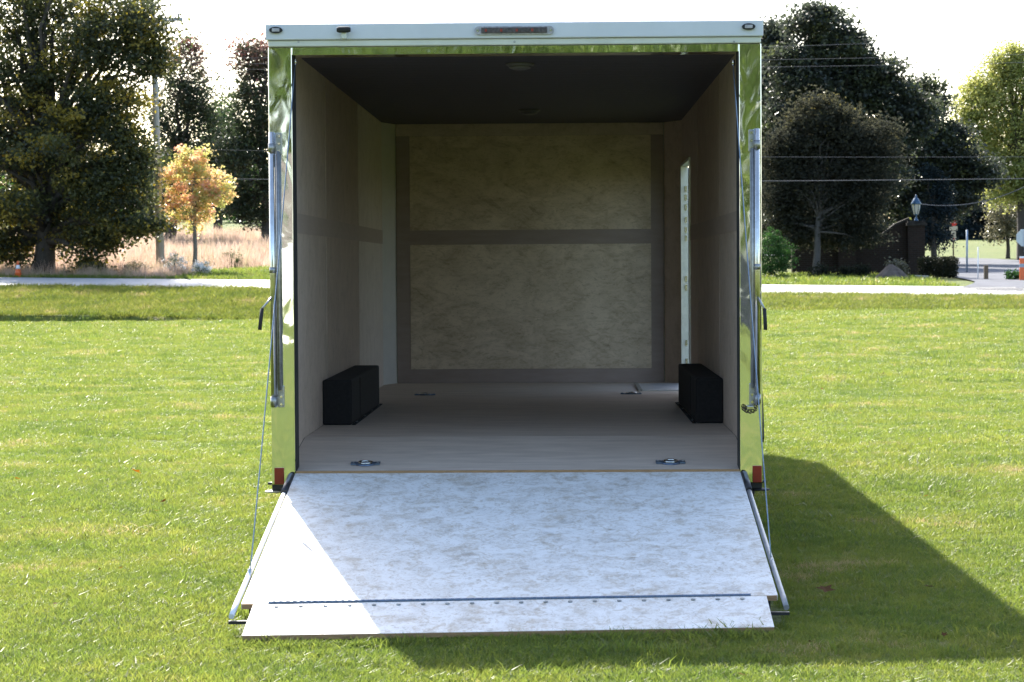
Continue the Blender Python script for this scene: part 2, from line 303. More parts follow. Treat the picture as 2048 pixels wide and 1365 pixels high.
class MB:
    def __init__(s): s.v = []; s.f = []; s.sm = []
    def add(s, vs, fs, smooth=False):
        k = len(s.v); s.v += [tuple(p) for p in vs]; s.f += [tuple(i + k for i in f) for f in fs]; s.sm += [smooth] * len(fs)
        return s
    def box(s, a, b):
        x0, x1 = sorted((a[0], b[0])); y0, y1 = sorted((a[1], b[1])); z0, z1 = sorted((a[2], b[2]))
        return s.add([(x0, y0, z0), (x1, y0, z0), (x1, y1, z0), (x0, y1, z0), (x0, y0, z1), (x1, y0, z1), (x1, y1, z1), (x0, y1, z1)],
                     [(0, 3, 2, 1), (4, 5, 6, 7), (0, 1, 5, 4), (1, 2, 6, 5), (2, 3, 7, 6), (3, 0, 4, 7)])
    def hexa(s, p):
        return s.add(p, [(0, 3, 2, 1), (4, 5, 6, 7), (0, 1, 5, 4), (1, 2, 6, 5), (2, 3, 7, 6), (3, 0, 4, 7)])
    def tube(s, pts, r, n=8, cap=True):
        pts = [Vector(p) for p in pts]; rr = r if isinstance(r, (list, tuple)) else [r] * len(pts)
        vs = []; fs = []
        for i, p in enumerate(pts):
            t = (pts[min(i + 1, len(pts) - 1)] - pts[max(i - 1, 0)]).normalized()
            a = Vector((0, 0, 1)) if abs(t.z) < 0.9 else Vector((1, 0, 0))
            u = t.cross(a).normalized(); w = t.cross(u)
            for k in range(n):
                q = 2 * PI * k / n; vs.append(p + (u * math.cos(q) + w * math.sin(q)) * rr[i])
        for i in range(len(pts) - 1):
            for k in range(n):
                fs.append((i * n + k, i * n + (k + 1) % n, (i + 1) * n + (k + 1) % n, (i + 1) * n + k))
        s.add(vs, fs, True)
        if cap:
            k0 = len(s.v) - len(vs)
            s.f += [tuple(k0 + k for k in range(n)), tuple(k0 + len(vs) - n + k for k in reversed(range(n)))]; s.sm += [False, False]
        return s
    def prism(s, poly, axis, a, b):
        """poly of 2-D points extruded along an axis from a to b"""
        def P(q, t): return {'x': (t, q[0], q[1]), 'y': (q[0], t, q[1]), 'z': (q[0], q[1], t)}[axis]
        n = len(poly)
        vs = [P(q, a) for q in poly] + [P(q, b) for q in poly]
        fs = [tuple(range(n)), tuple(range(2 * n - 1, n - 1, -1))] + [(i, n + i, n + (i + 1) % n, (i + 1) % n) for i in range(n)]
        return s.add(vs, fs)
    def lathe(s, c, prof, n=16, smooth=True):
        vs = []; fs = []
        for r, z in prof:
            for k in range(n):
                q = 2 * PI * k / n; vs.append((c[0] + r * math.cos(q), c[1] + r * math.sin(q), c[2] + z))
        for i in range(len(prof) - 1):
            for k in range(n): fs.append((i * n + k, i * n + (k + 1) % n, (i + 1) * n + (k + 1) % n, (i + 1) * n + k))
        fs2 = [tuple(reversed(range(n))), tuple(range((len(prof) - 1) * n, len(prof) * n))]
        s.add(vs, fs, smooth); k0 = len(s.v) - len(vs)
        s.f += [tuple(k0 + i for i in f) for f in fs2]; s.sm += [False, False]
        return s
    def build(s, name, material, parent=None, bevel=0.0, origin=None):
        off = Vector((0, 0, 0))
        if parent is not None: off = root_of(parent).location
        elif origin is not None: off = Vector(origin)
        me = bpy.data.meshes.new(name)
        me.from_pydata([(v[0] - off.x, v[1] - off.y, v[2] - off.z) for v in s.v], [], s.f); 
        me.polygons.foreach_set('use_smooth', s.sm)
        bm = bmesh.new(); bm.from_mesh(me); bmesh.ops.recalc_face_normals(bm, faces=bm.faces); bm.to_mesh(me); bm.free()
        o = link_mesh(name, me, material, parent, origin)
        if bevel:
            bv = o.modifiers.new('edge', 'BEVEL'); bv.width = bevel; bv.segments = 2; bv.limit_method = 'ANGLE'
        return o

def tag(o, label=None, cat=None, group=None, kind=None):
    if label: o['label'] = label
    if cat: o['category'] = cat
    if group: o['group'] = group
    if kind: o['kind'] = kind
    return o

def empty(name, loc, label, cat, group=None):
    o = bpy.data.objects.new(name, None); COL.objects.link(o); o.location = loc; o.empty_display_size = 0.2
    return tag(o, label, cat, group)

def raw_mesh(name, V, F, smooth=False, attr=None):
    """fast mesh from numpy: V (n,3), F (m,k) all of one size; attr: {name: per-face float}"""
    me = bpy.data.meshes.new(name); k = F.shape[1]
    me.vertices.add(len(V)); me.vertices.foreach_set('co', V.astype(np.float32).ravel())
    me.loops.add(F.size); me.loops.foreach_set('vertex_index', F.astype(np.int32).ravel())
    me.polygons.add(len(F)); me.polygons.foreach_set('loop_start', np.arange(0, F.size, k, dtype=np.int32))
    me.polygons.foreach_set('loop_total', np.full(len(F), k, dtype=np.int32))
    me.polygons.foreach_set('use_smooth', np.full(len(F), smooth))
    for nme, val in (attr or {}).items():
        a = me.attributes.new(nme, 'FLOAT', 'FACE'); a.data.foreach_set('value', val.astype(np.float32))
    me.update(calc_edges=True)
    return me

# ------------------------------------------------------------------ terrain
def sstep(t): t = np.clip(t, 0, 1); return t * t * (3 - 2 * t)
def Yn(x): return 62 - 0.335 * (np.clip(x, -70, 70) + 17.25)            # near edge of the road
def zn(x): return 1.059 - 0.01313 * (np.clip(x, -45, 45) + 17.25)
ROADW = 7.0
def H(x, Y):
    x = np.asarray(x, float); Y = np.asarray(Y, float)
    u = Y - Yn(x)
    z8 = 0.10 + 0.35 * sstep((x + 15) / 26)
    tilt = 0.014 * np.clip(x, -6, 6) * (1 - sstep((np.abs(Y) - 4) / 10))
    f = -0.04 + tilt + (z8 + 0.04) * sstep((Y - 10) / (Yn(x) - 18))
    f = f + 0.02 * np.sin(x * 0.9 + Y * 0.5) * np.sin(Y * 0.37 + 1.0) * sstep((Y - 10) / 8) * (1 - sstep((u + 14) / 5))
    wl = 1 - sstep((x + 13.5) / 7.0)
    step = 0.20 * wl * np.clip((u + 8.0) / 0.14, 0, 1)
    t = np.clip((u + 7.8) / 7.4, 0, 1)
    bank = z8 + step + (zn(x) - 0.03 - z8 - 0.20 * wl) * (0.75 * t + 0.25 * sstep(t))
    z = np.where(u < -8.0, f, bank)
    zr = zn(x) + 0.20
    road = zn(x) - 0.03 + 0.20 * np.clip(u / ROADW, 0, 1)
    z = np.where(u > -0.4, road, z)
    w = sstep((x + 5) / 10)
    k = u - ROADW
    left = zr + np.interp(k, [0, 36, 121, 300, 600], [0, 1.25, 4.4, 8.0, 12])
    right = zr + np.interp(k, [0, 4, 20, 65, 95, 300, 600], [0, 0.16, 0.40, 1.22, 2.25, 6.0, 10])
    far = left * (1 - w) + right * w - 0.03
    hump = 0.22 * np.sin(x * 0.55 + 1.3) * np.sin(Y * 0.21) + 0.12 * np.sin(x * 1.3) * np.sin(Y * 0.6 + 2)
    far = far + hump * sstep((k - 2) / 12) * (1 - w)
    return np.where(k > 0, far, z)

us = np.concatenate([np.linspace(-420, -100, 14), np.linspace(-90, -20, 60), np.linspace(-19.5, -8.5, 23),
                     [-8.2, -8.0, -7.93, -7.86, -7.7], np.linspace(-7.2, -0.4, 15), [-0.2, 0.0], np.linspace(1, 7, 5),
                     [7.2], np.linspace(8, 40, 44), np.linspace(43, 140, 40), np.linspace(150, 620, 24)])
xs = np.concatenate([np.linspace(-420, -70, 15), np.linspace(-64, -24, 30), np.linspace(-23, 23, 93), np.linspace(24, 64, 30), np.linspace(70, 420, 15)])
XX, UU = np.meshgrid(xs, us); YY = UU + Yn(XX); ZZ = H(XX, YY)
V = np.stack([XX, YY, ZZ], -1).reshape(-1, 3); nx, ny = len(xs), len(us)
ii = (np.arange(ny - 1)[:, None] * nx + np.arange(nx - 1)[None]).ravel()
Fq = np.stack([ii, ii + 1, ii + nx + 1, ii + nx], 1)
me = raw_mesh('ground', V, Fq, True)
def dryness(x, Y):
    u = Y - Yn(x); k = u - ROADW
    d = sstep((k - 0.3) / 1.5) * (1 - sstep((k - 52) / 12)) * (1 - sstep((x + 6) / 5))
    patch = sstep((x + 13.5) / 1.2) * (1 - sstep((k - 13) / 4)) * (1 - sstep((x + 6) / 5))    # mown corner beside the small tree
    d = d * (1 - patch)
    d = np.maximum(d, 0.25 * sstep((u + 2.0) / 1.5) * (u < 0.2))
    return d
a = me.attributes.new('dry', 'FLOAT', 'POINT'); a.data.foreach_set('value', dryness(V[:, 0], V[:, 1]).astype(np.float32))
tag(link_mesh('ground', me, 'turf'), kind='structure')

# road sheet and side road
rx = np.linspace(-140, 120, 131); ru = np.array([0, 0.15, 2, 3.5, 5, 6.85, 7.0])
RX, RU = np.meshgrid(rx, ru); RZ = zn(RX) + 0.20 * RU / 7 + 0.02 - 0.03 * np.clip((np.abs(RU - 3.5) - 3.35) / 0.15, 0, 1)
V = np.stack([RX, RU + Yn(RX), RZ], -1).reshape(-1, 3)
ii = (np.arange(len(ru) - 1)[:, None] * len(rx) + np.arange(len(rx) - 1)[None]).ravel()
tag(link_mesh('road', raw_mesh('road', V, np.stack([ii, ii + 1, ii + len(rx) + 1, ii + len(rx)], 1), True), 'road'), kind='structure')
cl = [(17.0, 55.5), (16.6, 62), (16.9, 72), (18.2, 84), (20.0, 98), (19.0, 112), (15.0, 124), (8.0, 132), (-2.0, 138)]
hw = [6.0, 3.6, 3.2, 3.4, 3.6, 3.6, 3.6, 3.4, 3.4]
cl2 = []
for i in range(len(cl) - 1):
    for t in np.linspace(0, 1, 8, endpoint=False):
        cl2.append((cl[i][0] * (1 - t) + cl[i + 1][0] * t, cl[i][1] * (1 - t) + cl[i + 1][1] * t, hw[i] * (1 - t) + hw[i + 1] * t))
V = []; F = []
for i, (x, y, w) in enumerate(cl2):
    j = min(i + 1, len(cl2) - 1); k = max(i - 1, 0)
    dx, dy = cl2[j][0] - cl2[k][0], cl2[j][1] - cl2[k][1]; L = math.hypot(dx, dy); px_, py_ = dy / L, -dx / L
    for s in np.linspace(-1, 1, 7):
        qx, qy = x + px_ * w * s, y + py_ * w * s
        V.append((qx, qy, float(H(qx, qy)) + 0.05))
    if i:
        for s in range(6): F.append(((i - 1) * 7 + s, (i - 1) * 7 + s + 1, i * 7 + s + 1, i * 7 + s))
tag(link_mesh('side_road', raw_mesh('side_road', np.array(V), np.array(F), True), 'drive'), kind='structure')

# ------------------------------------------------------------------ grass (stuff)
def tuft(nb, r, h0, h1, w, lean):
    V = []; F = []
    for _ in range(nb):
        a = rng.uniform(0, 2 * PI); q = r * math.sqrt(rng.uniform()); bx, by = q * math.cos(a), q * math.sin(a)
        h = rng.uniform(h0, h1); d = rng.uniform(0, 2 * PI); ln = lean * rng.uniform(0.2, 1.0) * h
        e = rng.uniform(0, 2 * PI); ex, ey = math.cos(e) * w / 2, math.sin(e) * w / 2
        mx_, my_ = bx + math.cos(d) * ln * 0.35, by + math.sin(d) * ln * 0.35
        tx, ty = bx + math.cos(d) * ln, by + math.sin(d) * ln
        k = len(V)
        V += [(bx - ex, by - ey, -0.01), (bx + ex, by + ey, -0.01), (mx_ + ex * .8, my_ + ey * .8, h * .6), (mx_ - ex * .8, my_ - ey * .8, h * .6), (tx, ty, h)]
        F += [(k, k + 1, k + 2), (k, k + 2, k + 3), (k + 3, k + 2, k + 4)]
    return np.array(V), np.array(F)

def scatter(name, pts, rot, scl, tufts, material):
    """one mesh holding the scatter points and a few tufts; a node group stands a tuft on every point"""
    Vs = [pts]; Fs = []; kind = [np.full(len(pts), -1)]; R = [rot]; Sc = [scl]; k = len(pts)
    for i, (tv, tf) in enumerate(tufts):
        Vs.append(tv); Fs.append(tf + k); k += len(tv); kind.append(np.full(len(tv), i)); R.append(np.zeros(len(tv))); Sc.append(np.ones(len(tv)))
    me = raw_mesh(name, np.concatenate(Vs), np.concatenate(Fs))
    for nme, val, ty in (('kindof', np.concatenate(kind), 'INT'), ('rot', np.concatenate(R), 'FLOAT'), ('scl', np.concatenate(Sc), 'FLOAT')):
        a = me.attributes.new(nme, ty, 'POINT'); a.data.foreach_set('value', val.astype(np.int32 if ty == 'INT' else np.float32))
    o = link_mesh(name, me, material); tag(o, kind='stuff')
    g = bpy.data.node_groups.new(name + '_scatter', 'GeometryNodeTree')
    g.interface.new_socket('Geometry', in_out='INPUT', socket_type='NodeSocketGeometry')
    g.interface.new_socket('Geometry', in_out='OUTPUT', socket_type='NodeSocketGeometry')
    N = g.nodes; L = g.links
    gi = N.new('NodeGroupInput'); go = N.new('NodeGroupOutput')
    def attr(nm, ty):
        q = N.new('GeometryNodeInputNamedAttribute'); q.data_type = ty; q.inputs['Name'].default_value = nm; return q.outputs['Attribute']
    def eq(v):
        c = N.new('FunctionNodeCompare'); c.data_type = 'INT'; c.operation = 'EQUAL'
        ins = [s for s in c.inputs if s.type == 'INT']; L.new(attr('kindof', 'INT'), ins[0]); ins[1].default_value = v; return c.outputs[0]
    def sep(v):
        s = N.new('GeometryNodeSeparateGeometry'); s.domain = 'POINT'; L.new(gi.outputs[0], s.inputs[0]); L.new(eq(v), s.inputs[1]); return s.outputs[0]
    gj = N.new('GeometryNodeGeometryToInstance')
    for i in range(len(tufts)): L.new(sep(i), gj.inputs[0])
    ip = N.new('GeometryNodeInstanceOnPoints'); L.new(sep(-1), ip.inputs['Points']); L.new(gj.outputs[0], ip.inputs['Instance'])
    ip.inputs['Pick Instance'].default_value = True
    rv = N.new('FunctionNodeRandomValue'); rv.data_type = 'INT'
    ri = [s for s in rv.inputs if s.type == 'INT']; ri[0].default_value = 0; ri[1].default_value = len(tufts) - 1
    ro = [s for s in rv.outputs if s.type == 'INT'][0]; L.new(ro, ip.inputs['Instance Index'])
    cb = N.new('ShaderNodeCombineXYZ'); L.new(attr('rot', 'FLOAT'), cb.inputs[2]); L.new(cb.outputs[0], ip.inputs['Rotation'])
    L.new(attr('scl', 'FLOAT'), ip.inputs['Scale'])
    L.new(ip.outputs[0], go.inputs[0])
    md = o.modifiers.new('scatter', 'NODES'); md.node_group = g
    return o

def field_pts(y0, y1, dens, m0=2.6):
    """random points in the wedge the camera sees between two depths, with a margin to step aside"""
    d1 = y1 - CY; xa, xb = -(0.29 * d1 + m0 + 1), 0.27 * d1 + m0 + 1
    n = int((xb - xa) * (y1 - y0) * dens)
    x = rng.uniform(xa, xb, n); y = rng.uniform(y0, y1, n); d = y - CY
    k = (x > -0.29 * d - m0) & (x < 0.27 * d + m0)
    x, y = x[k], y[k]
    k = ~((np.abs(x) < 1.16) & (y > -0.1) & (y < 10.2)) & ~((np.abs(x) < 1.25) & (y > -2.2) & (y < 0)) & ~((np.abs(x) < 1.14) & (y > -2.57) & (y < 0))
    x, y = x[k], y[k]
    k = (y - Yn(x)) < -0.15
    return x[k], y[k]

P = []; SC = []
for y0, y1, dens, s0, s1 in ((-5.0, 1, 700, .75, 1.2), (1, 7, 430, .85, 1.35), (7, 18, 190, .95, 1.5), (18, 36, 75, 1.2, 1.9), (36, 62, 40, 1.5, 2.4)):
    x, y = field_pts(y0, y1, dens); P.append(np.stack([x, y, H(x, y)], 1)); SC.append(rng.uniform(s0, s1, len(x)))
x = rng.uniform(-1.16, 1.16, 900); y = -2.575 + rng.uniform(-.03, .015, 900)            # a fringe growing against the flap's lip
P.append(np.stack([x, y, H(x, y)], 1)); SC.append(rng.uniform(.8, 1.45, len(x)))
pts = np.concatenate(P); scl = np.concatenate(SC)
clump = np.sin(pts[:, 0] * 2.1 + 1.7 * np.sin(pts[:, 1] * 1.3)) * np.sin(pts[:, 1] * 1.9 + pts[:, 0])
scl = scl * (1 + 0.22 * clump)
scl = np.where(rng.uniform(size=len(scl)) < 0.015, scl * 1.7, scl)
k_bank = (pts[:, 1] - Yn(pts[:, 0])) > -7.9
lawn = pts[~k_bank]
scatter('lawn_grass', lawn, rng.uniform(0, 6.28, len(lawn)), scl[~k_bank],
        [tuft(34, .065, .014, .036, .0036, 1.1), tuft(28, .07, .012, .032, .0040, 1.7), tuft(36, .06, .016, .042, .0034, .9), tuft(26, .08, .008, .026, .0046, 2.4)], 'grass')
bk = pts[k_bank]; x, y = field_pts(44, 62, 40); k = (y - Yn(x)) > -8.0; bk = np.concatenate([bk, np.stack([x, y, H(x, y)], 1)[k]])
scatter('bank_grass', bk, rng.uniform(0, 6.28, len(bk)), rng.uniform(1.1, 2.0, len(bk)),
        [tuft(16, .07, .03, .08, .008, 1.0), tuft(14, .08, .03, .11, .008, 1.2)], 'weed')
# verge on the far side of the road
n = 9000; x = rng.uniform(-30, 26, n); y = Yn(x) + ROADW + 0.1 + rng.uniform(0, 1, n) ** 1.3 * 13
k = (dryness(x, y) < 0.5) & ~((x > 12.0) & (x < 22)); x, y = x[k], y[k]
scatter('verge_grass', np.stack([x, y, H(x, y)], 1), rng.uniform(0, 6.28, len(x)), rng.uniform(1.6, 3.0, len(x)),
        [tuft(16, .08, .03, .07, .008, 1.0), tuft(14, .09, .03, .08, .008, 1.2)], 'grass')
n = 26000; x = rng.uniform(-32, -3, n); y = Yn(x) + ROADW + 0.2 + rng.uniform(0, 1, n) ** 1.4 * 58
k = rng.uniform(size=n) < dryness(x, y) * (0.35 + 0.65 * (np.sin(x * .7 + y * .25) * np.sin(y * .33 - x * .2) > -0.05)); x, y = x[k], y[k]
scatter('dry_meadow_grass', np.stack([x, y, H(x, y)], 1), rng.uniform(0, 6.28, len(x)), rng.uniform(.45, 1.3, len(x)) * (.45 + .55 * sstep((y - Yn(x) - ROADW) / 9)) ,
        [tuft(26, .22, .3, .75, .016, .5), tuft(24, .26, .25, .6, .016, .8), tuft(22, .2, .2, .5, .018, 1.0)], 'dry_grass')
# fallen leaves
n = 120; y = -4 + rng.uniform(0, 1, n) ** 1.2 * 58; d = y - CY; x = rng.uniform(-.24, .22, n) * d
k = ~((np.abs(x) < 1.5) & (y < 8.5) & (y > -2.8)) & (y < Yn(x) - 0.5); x, y = x[k], y[k]
def star_leaf(cx, cy, cz, s):
    a0 = rng.uniform(0, 6.28); tx, ty = rng.normal(0, .25, 2); V = [(cx, cy, cz)]
    for i in range(10):
        r = s * (1.0 if i % 2 == 0 else 0.5) * rng.uniform(.8, 1.1); q = a0 + i * PI / 5
        dx, dy = r * math.cos(q), r * math.sin(q); V.append((cx + dx, cy + dy, cz + dx * tx + dy * ty + rng.uniform(0, .3) * r))
    return V
V = []; F = []; T = []
for q in range(len(x)):
    k = len(V); V += star_leaf(x[q], y[q], float(H(x[q], y[q])) + 0.05, rng.uniform(.014, .030)); t = rng.uniform(0, .6)
    for i in range(10): F.append((k, k + 1 + i, k + 1 + (i + 1) % 10)); T.append(t)
me = raw_mesh('leaf_litter', np.array(V), np.array(F), attr={'tone': np.array(T)})
tag(link_mesh('leaf_litter', me, 'fallen'), kind='stuff')
def on_ground(px, py, lo=-6.0, hi=60.0):
    for _ in range(40):
        mid = (lo + hi) / 2; p = at(px, py, mid)
        if p.z > float(H(p.x, p.y)): lo = mid
        else: hi = mid
    return at(px, py, lo)
for (px, py, s, t, lab) in ((272, 962, .05, .62, 'bright orange fallen maple leaf on the sunlit lawn left of the trailer'),
                             (1650, 1211, .05, .15, 'dark brown fallen maple leaf in the trailer shadow right of the ramp')):
    p = on_ground(px, py); z = float(H(p.x, p.y)) + .055
    V = star_leaf(0, 0, .02, s); me = raw_mesh('fallen_leaf', np.array(V), np.array([(0, 1 + i, 1 + (i + 1) % 10) for i in range(10)]), attr={'tone': np.full(10, t)})
    tag(link_mesh('fallen_leaf', me, 'fallen', origin=(p.x, p.y, z)), lab, 'leaf', 'large fallen leaves')

# ------------------------------------------------------------------ the trailer
def X0(px, Y=0.0, py=600): return at(px, py, Y).x
def Z0(py, Y=0.0, px=1024): return at(px, py, Y).z
T = empty('cargo_trailer', (0, 0, 0), 'tall enclosed cargo trailer with bright stainless rear frame and its ramp door lowered', 'trailer')
FL, FZ, CE = 0.97, 0.585, 2.735          # dovetail length, main floor height, ceiling height
HW, OW = 1.225, 1.268                    # inner and outer half width
FY = 7.35                                # front wall
JX0, JX1, HEAD, HINGE = -1.168, 1.176, 2.665, 0.468
# shell
for s in (-1, 1):
    mb = MB()
    if s < 0: mb.box((s * (HW + .012), .16, .40), (s * OW, 9.3, 2.80))
    else:
        mb.box((HW + .012, .16, .40), (OW, 5.72, 2.80)); mb.box((HW + .012, 6.95, .40), (OW, 9.3, 2.80))
        mb.box((HW + .012, 5.72, 2.36), (OW, 6.95, 2.80)); mb.box((HW + .012, 5.72, .40), (OW, 6.95, .585))
    mb.build('side_wall', 'white_paint', T)
mb = MB()
mb.prism([(-OW, 9.3), (OW, 9.3), (.35, 10.6), (-.35, 10.6)], 'z', .40, 2.80)
mb.build('nose', 'white_paint', T, bevel=.03)
MB().prism([(-OW - .015, .02), (OW + .015, .02), (OW + .015, 9.3), (.36, 10.63), (-.36, 10.63), (-OW - .015, 9.3)], 'z', 2.80, 2.835).build('roof', 'white_paint', T, bevel=.008)
mb = MB()
for x in (-1.0, -.5, .5, 1.0): mb.box((x - .04, .05, .25), (x + .04, 9.3, .40))
mb.box((-1.2, .02, .33), (1.2, .12, .40)); mb.box((-.05, 9.3, .33), (.05, 12.0, .43))
mb.build('underframe', 'black_steel', T)
# floor: dovetail and three sheets
eps = .0025
def floor_sheet(y0, y1, z0, z1):
    mb = MB(); a, b2 = -HW + .004, HW - .004
    mb.hexa([(a, y0, z0 - .02), (b2, y0, z0 - .02), (b2, y1, z1 - .02), (a, y1, z1 - .02), (a, y0, z0), (b2, y0, z0), (b2, y1, z1), (a, y1, z1)])
    return mb.build('floor_panel', 'ply_floor', T)
floor_sheet(.02, FL - eps, HINGE + .004, FZ); floor_sheet(FL + eps, 3.4 - eps, FZ, FZ); floor_sheet(3.4 + eps, 5.80 - eps, FZ, FZ); floor_sheet(5.80 + eps, FY, FZ, FZ)
MB().box((JX0 + .003, .0, HINGE - .03), (JX1 - .003, .016, HINGE + .008)).build('sill', 'ply_edge', T)
# the lighter step-well lid by the side door
st = MB().box((.86, 5.86, FZ + .002), (1.215, 6.92, FZ + .010)).build('step_lid', 'aluminium', T)
st['label'] = 'pale metal lid over the step well'
MB().box((.83, 5.84, FZ + .002), (.857, 6.94, FZ + .016)).build('lid_edge', 'dull_zinc', st)
# inner wall sheets with their seams
def wall_sheet(s, y0, y1, z0=FZ - .001, z1=CE, m_='ply_wall'):
    mb = MB(); xa, xb = s * HW, s * (HW + .009)
    if y0 < FL:   # follows the falling floor
        zz = HINGE - .0; mb.prism([(y0, zz), (FL, FZ - .002), (y1, FZ - .002), (y1, z1), (y0, z1)], 'x', xa, xb)
    else: mb.box((xa, y0, z0), (xb, y1, z1))
    return mb.build('wall_panel', m_, T)
def band(s, y0, y1):
    return MB().box((s * (HW - .004), y0, 1.742), (s * (HW - .0002), y1, 1.852)).build('wall_batten', 'ply_band_pale', T)
g = .018
for s in (-1, 1):
    wall_sheet(s, .02, 2.36 - g); wall_sheet(s, 2.36 + g, 4.74 - g, m_='ply_brown')
    if s < 0: wall_sheet(s, 4.74 + g, 7.05, m_='ply_door_lit'); band(s, .03, 7.04)
    else:
        wall_sheet(s, 4.74 + g, 5.72); wall_sheet(s, 5.725, 6.945, 2.37); wall_sheet(s, 6.95, 7.05); band(s, .03, 5.70)
# dark seam backing
for s in (-1, 1):
    mb = MB().box((s * (HW + .0095), .03, .50), (s * (HW + .0115), 5.70, 2.73))
    mb.build('seam_backing', 'black_rubber', T)
# chamfered front corners and front wall
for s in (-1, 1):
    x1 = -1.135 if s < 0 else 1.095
    MB().prism([(s * HW, 7.05), (x1, FY - .02), (x1, FY), (s * (HW + .009), 7.06)], 'z', FZ, CE).build('corner_panel', 'corner_door_lit' if s < 0 else 'ply_wall', T)
yf = FY
MB().box((-1.13, yf, FZ), (1.09, yf + .02, CE)).build('front_backing', 'ply_band', T)
xl, xr = -1.015, .985
zb, zt = .70, CE - .10
MB().box((xl, yf - .006, zb), (xr, yf - .0004, 1.735)).build('front_panel', 'osb_wall', T)
MB().box((xl, yf - .006, 1.855), (xr, yf - .0004, zt)).build('front_panel', 'osb_wall', T)
MB().box((xl, yf - .0042, 1.7375), (xr, yf - .0002, 1.8525)).build('front_batten', 'ply_band', T)
MB().box((-1.13, yf - .0045, zt + .002), (1.09, yf - .0003, CE)).build('front_batten', 'ply_wall', T)
MB().box((-1.13, yf - .0035, FZ + .002), (1.09, yf - .0003, zb - .002)).build('front_batten', 'ply_band', T)
MB().box((-1.13, yf - .0035, zb), (xl - .002, yf - .0003, zt)).build('front_batten', 'ply_band', T)
MB().box((xr + .002, yf - .0035, zb), (1.09, yf - .0003, zt)).build('front_batten', 'ply_band', T)
# ceiling of narrow dark slats
y = .17; i = 0
base_me = None
while y < FY:
    w = min(.195, FY - y)
    o = MB().box((-HW, y, CE), (HW, y + w - .005, CE + .012)).build('ceiling_panel', 'ceiling', T)
    y += .195
MB().box((-HW, .17, CE + .014), (HW, FY, CE + .02)).build('ceiling_backing', 'black_rubber', T)
for (px, py, Y) in ((1040, 129, 1.45), (1058, 223, 5.6)):
    p = at(px, py, Y)
    lid = MB().lathe((p.x, Y, CE), [(.085, 0), (.085, -.008), (.072, -.016)], 20).build('dome_light', 'dome', T)
    MB().lathe((p.x, Y, CE), [(.070, -.0165), (.060, -.030), (.03, -.038)], 18).build('lens', 'dome', lid)
# side doorway: aluminium jamb, door folded forward along the outside
mb = MB()
mb.box((HW - .012, 6.935, FZ), (OW + .004, 6.965, 2.37)); mb.box((HW - .012, 5.705, FZ), (OW + .004, 5.722, 2.37)); mb.box((HW - .012, 5.722, 2.352), (OW + .004, 6.935, 2.375))
jm = mb.build('door_jamb', 'aluminium', T)
for z in (.75, .9, 1.35, 1.42, 1.75, 1.82, 1.9, 2.0, 2.08, 2.15): MB().box((HW + .02, 6.905, z), (HW + .036, 6.934, z + .045)).build('hinge_leaf', 'zinc', jm)
dr = MB().box((OW + .012, 6.99, .60), (OW + .045, 8.05, 2.35)).build('side_door', 'white_paint', T, bevel=.004)
MB().box((OW + .046, 7.9, 1.35), (OW + .062, 8.0, 1.52)).build('handle', 'black_steel', dr)
# wheel boxes, wheels, fenders
for s, x0, x1 in ((-1, -HW, -1.045), (1, 1.058, HW)):
    MB().box((x0, 2.03, FZ + .001), (x1, 4.25, .862)).build('wheel_box', 'wheel_box', T, bevel=.012)
    wb = bpy.data.objects[[o.name for o in COL.objects if o.name.startswith('wheel_box')][-1]]
    xi = x1 if s < 0 else x0
    MB().box((xi, 2.03, FZ + .001), (xi - s * .022, 4.25, FZ + .006)).build('flange', 'wheel_box', wb)
    for yy in (2.25, 2.85, 3.45, 4.05): MB().tube([(xi - s * .011, yy, FZ + .006), (xi - s * .011, yy, FZ + .010)], .006, 8).build('screw', 'dull_zinc', wb)
    MB().box((xi, 2.62, FZ + .012), (xi - s * .003, 2.66, .85)).build('seam_strip', 'wheel_box', wb)
    mb = MB(); n = 20; prof = []
    for k in range(n + 1):
        q = PI * k / n; prof.append((3.15 - math.cos(q) * 1.15, .50 + min(.40, .62 * math.sin(q))))
    poly = prof + [(p[0] * .97 + 3.15 * .03, p[1] - .03) for p in reversed(prof)]
    mb.prism(poly, 'x', s * (OW + .001), s * 1.47)
    mb.build('fender', 'black_steel', T)
    for yy in (2.7, 3.6):
        tb = MB(); n = 28; rr = [(.20, -.10), (.335, -.10), (.355, -.07), (.355, .07), (.335, .10), (.20, .10)]
        vs = []; fs = []
        for k in range(n):
            q = 2 * PI * k / n
            for r, t in rr: vs.append((s * 1.345 + t, yy + r * math.cos(q), .325 + r * math.sin(q)))
        m_ = len(rr)
        for k in range(n):
            for j in range(m_): fs.append((k * m_ + j, k * m_ + (j + 1) % m_, ((k + 1) % n) * m_ + (j + 1) % m_, ((k + 1) % n) * m_ + j))
        tb.add(vs, fs); wh = tb.build('wheel', 'black_rubber', T)
        MB().tube([(s * 1.345 - .08, yy, .325), (s * 1.345 + .08, yy, .325)], .198, 20).build('rim', 'dull_zinc', wh)
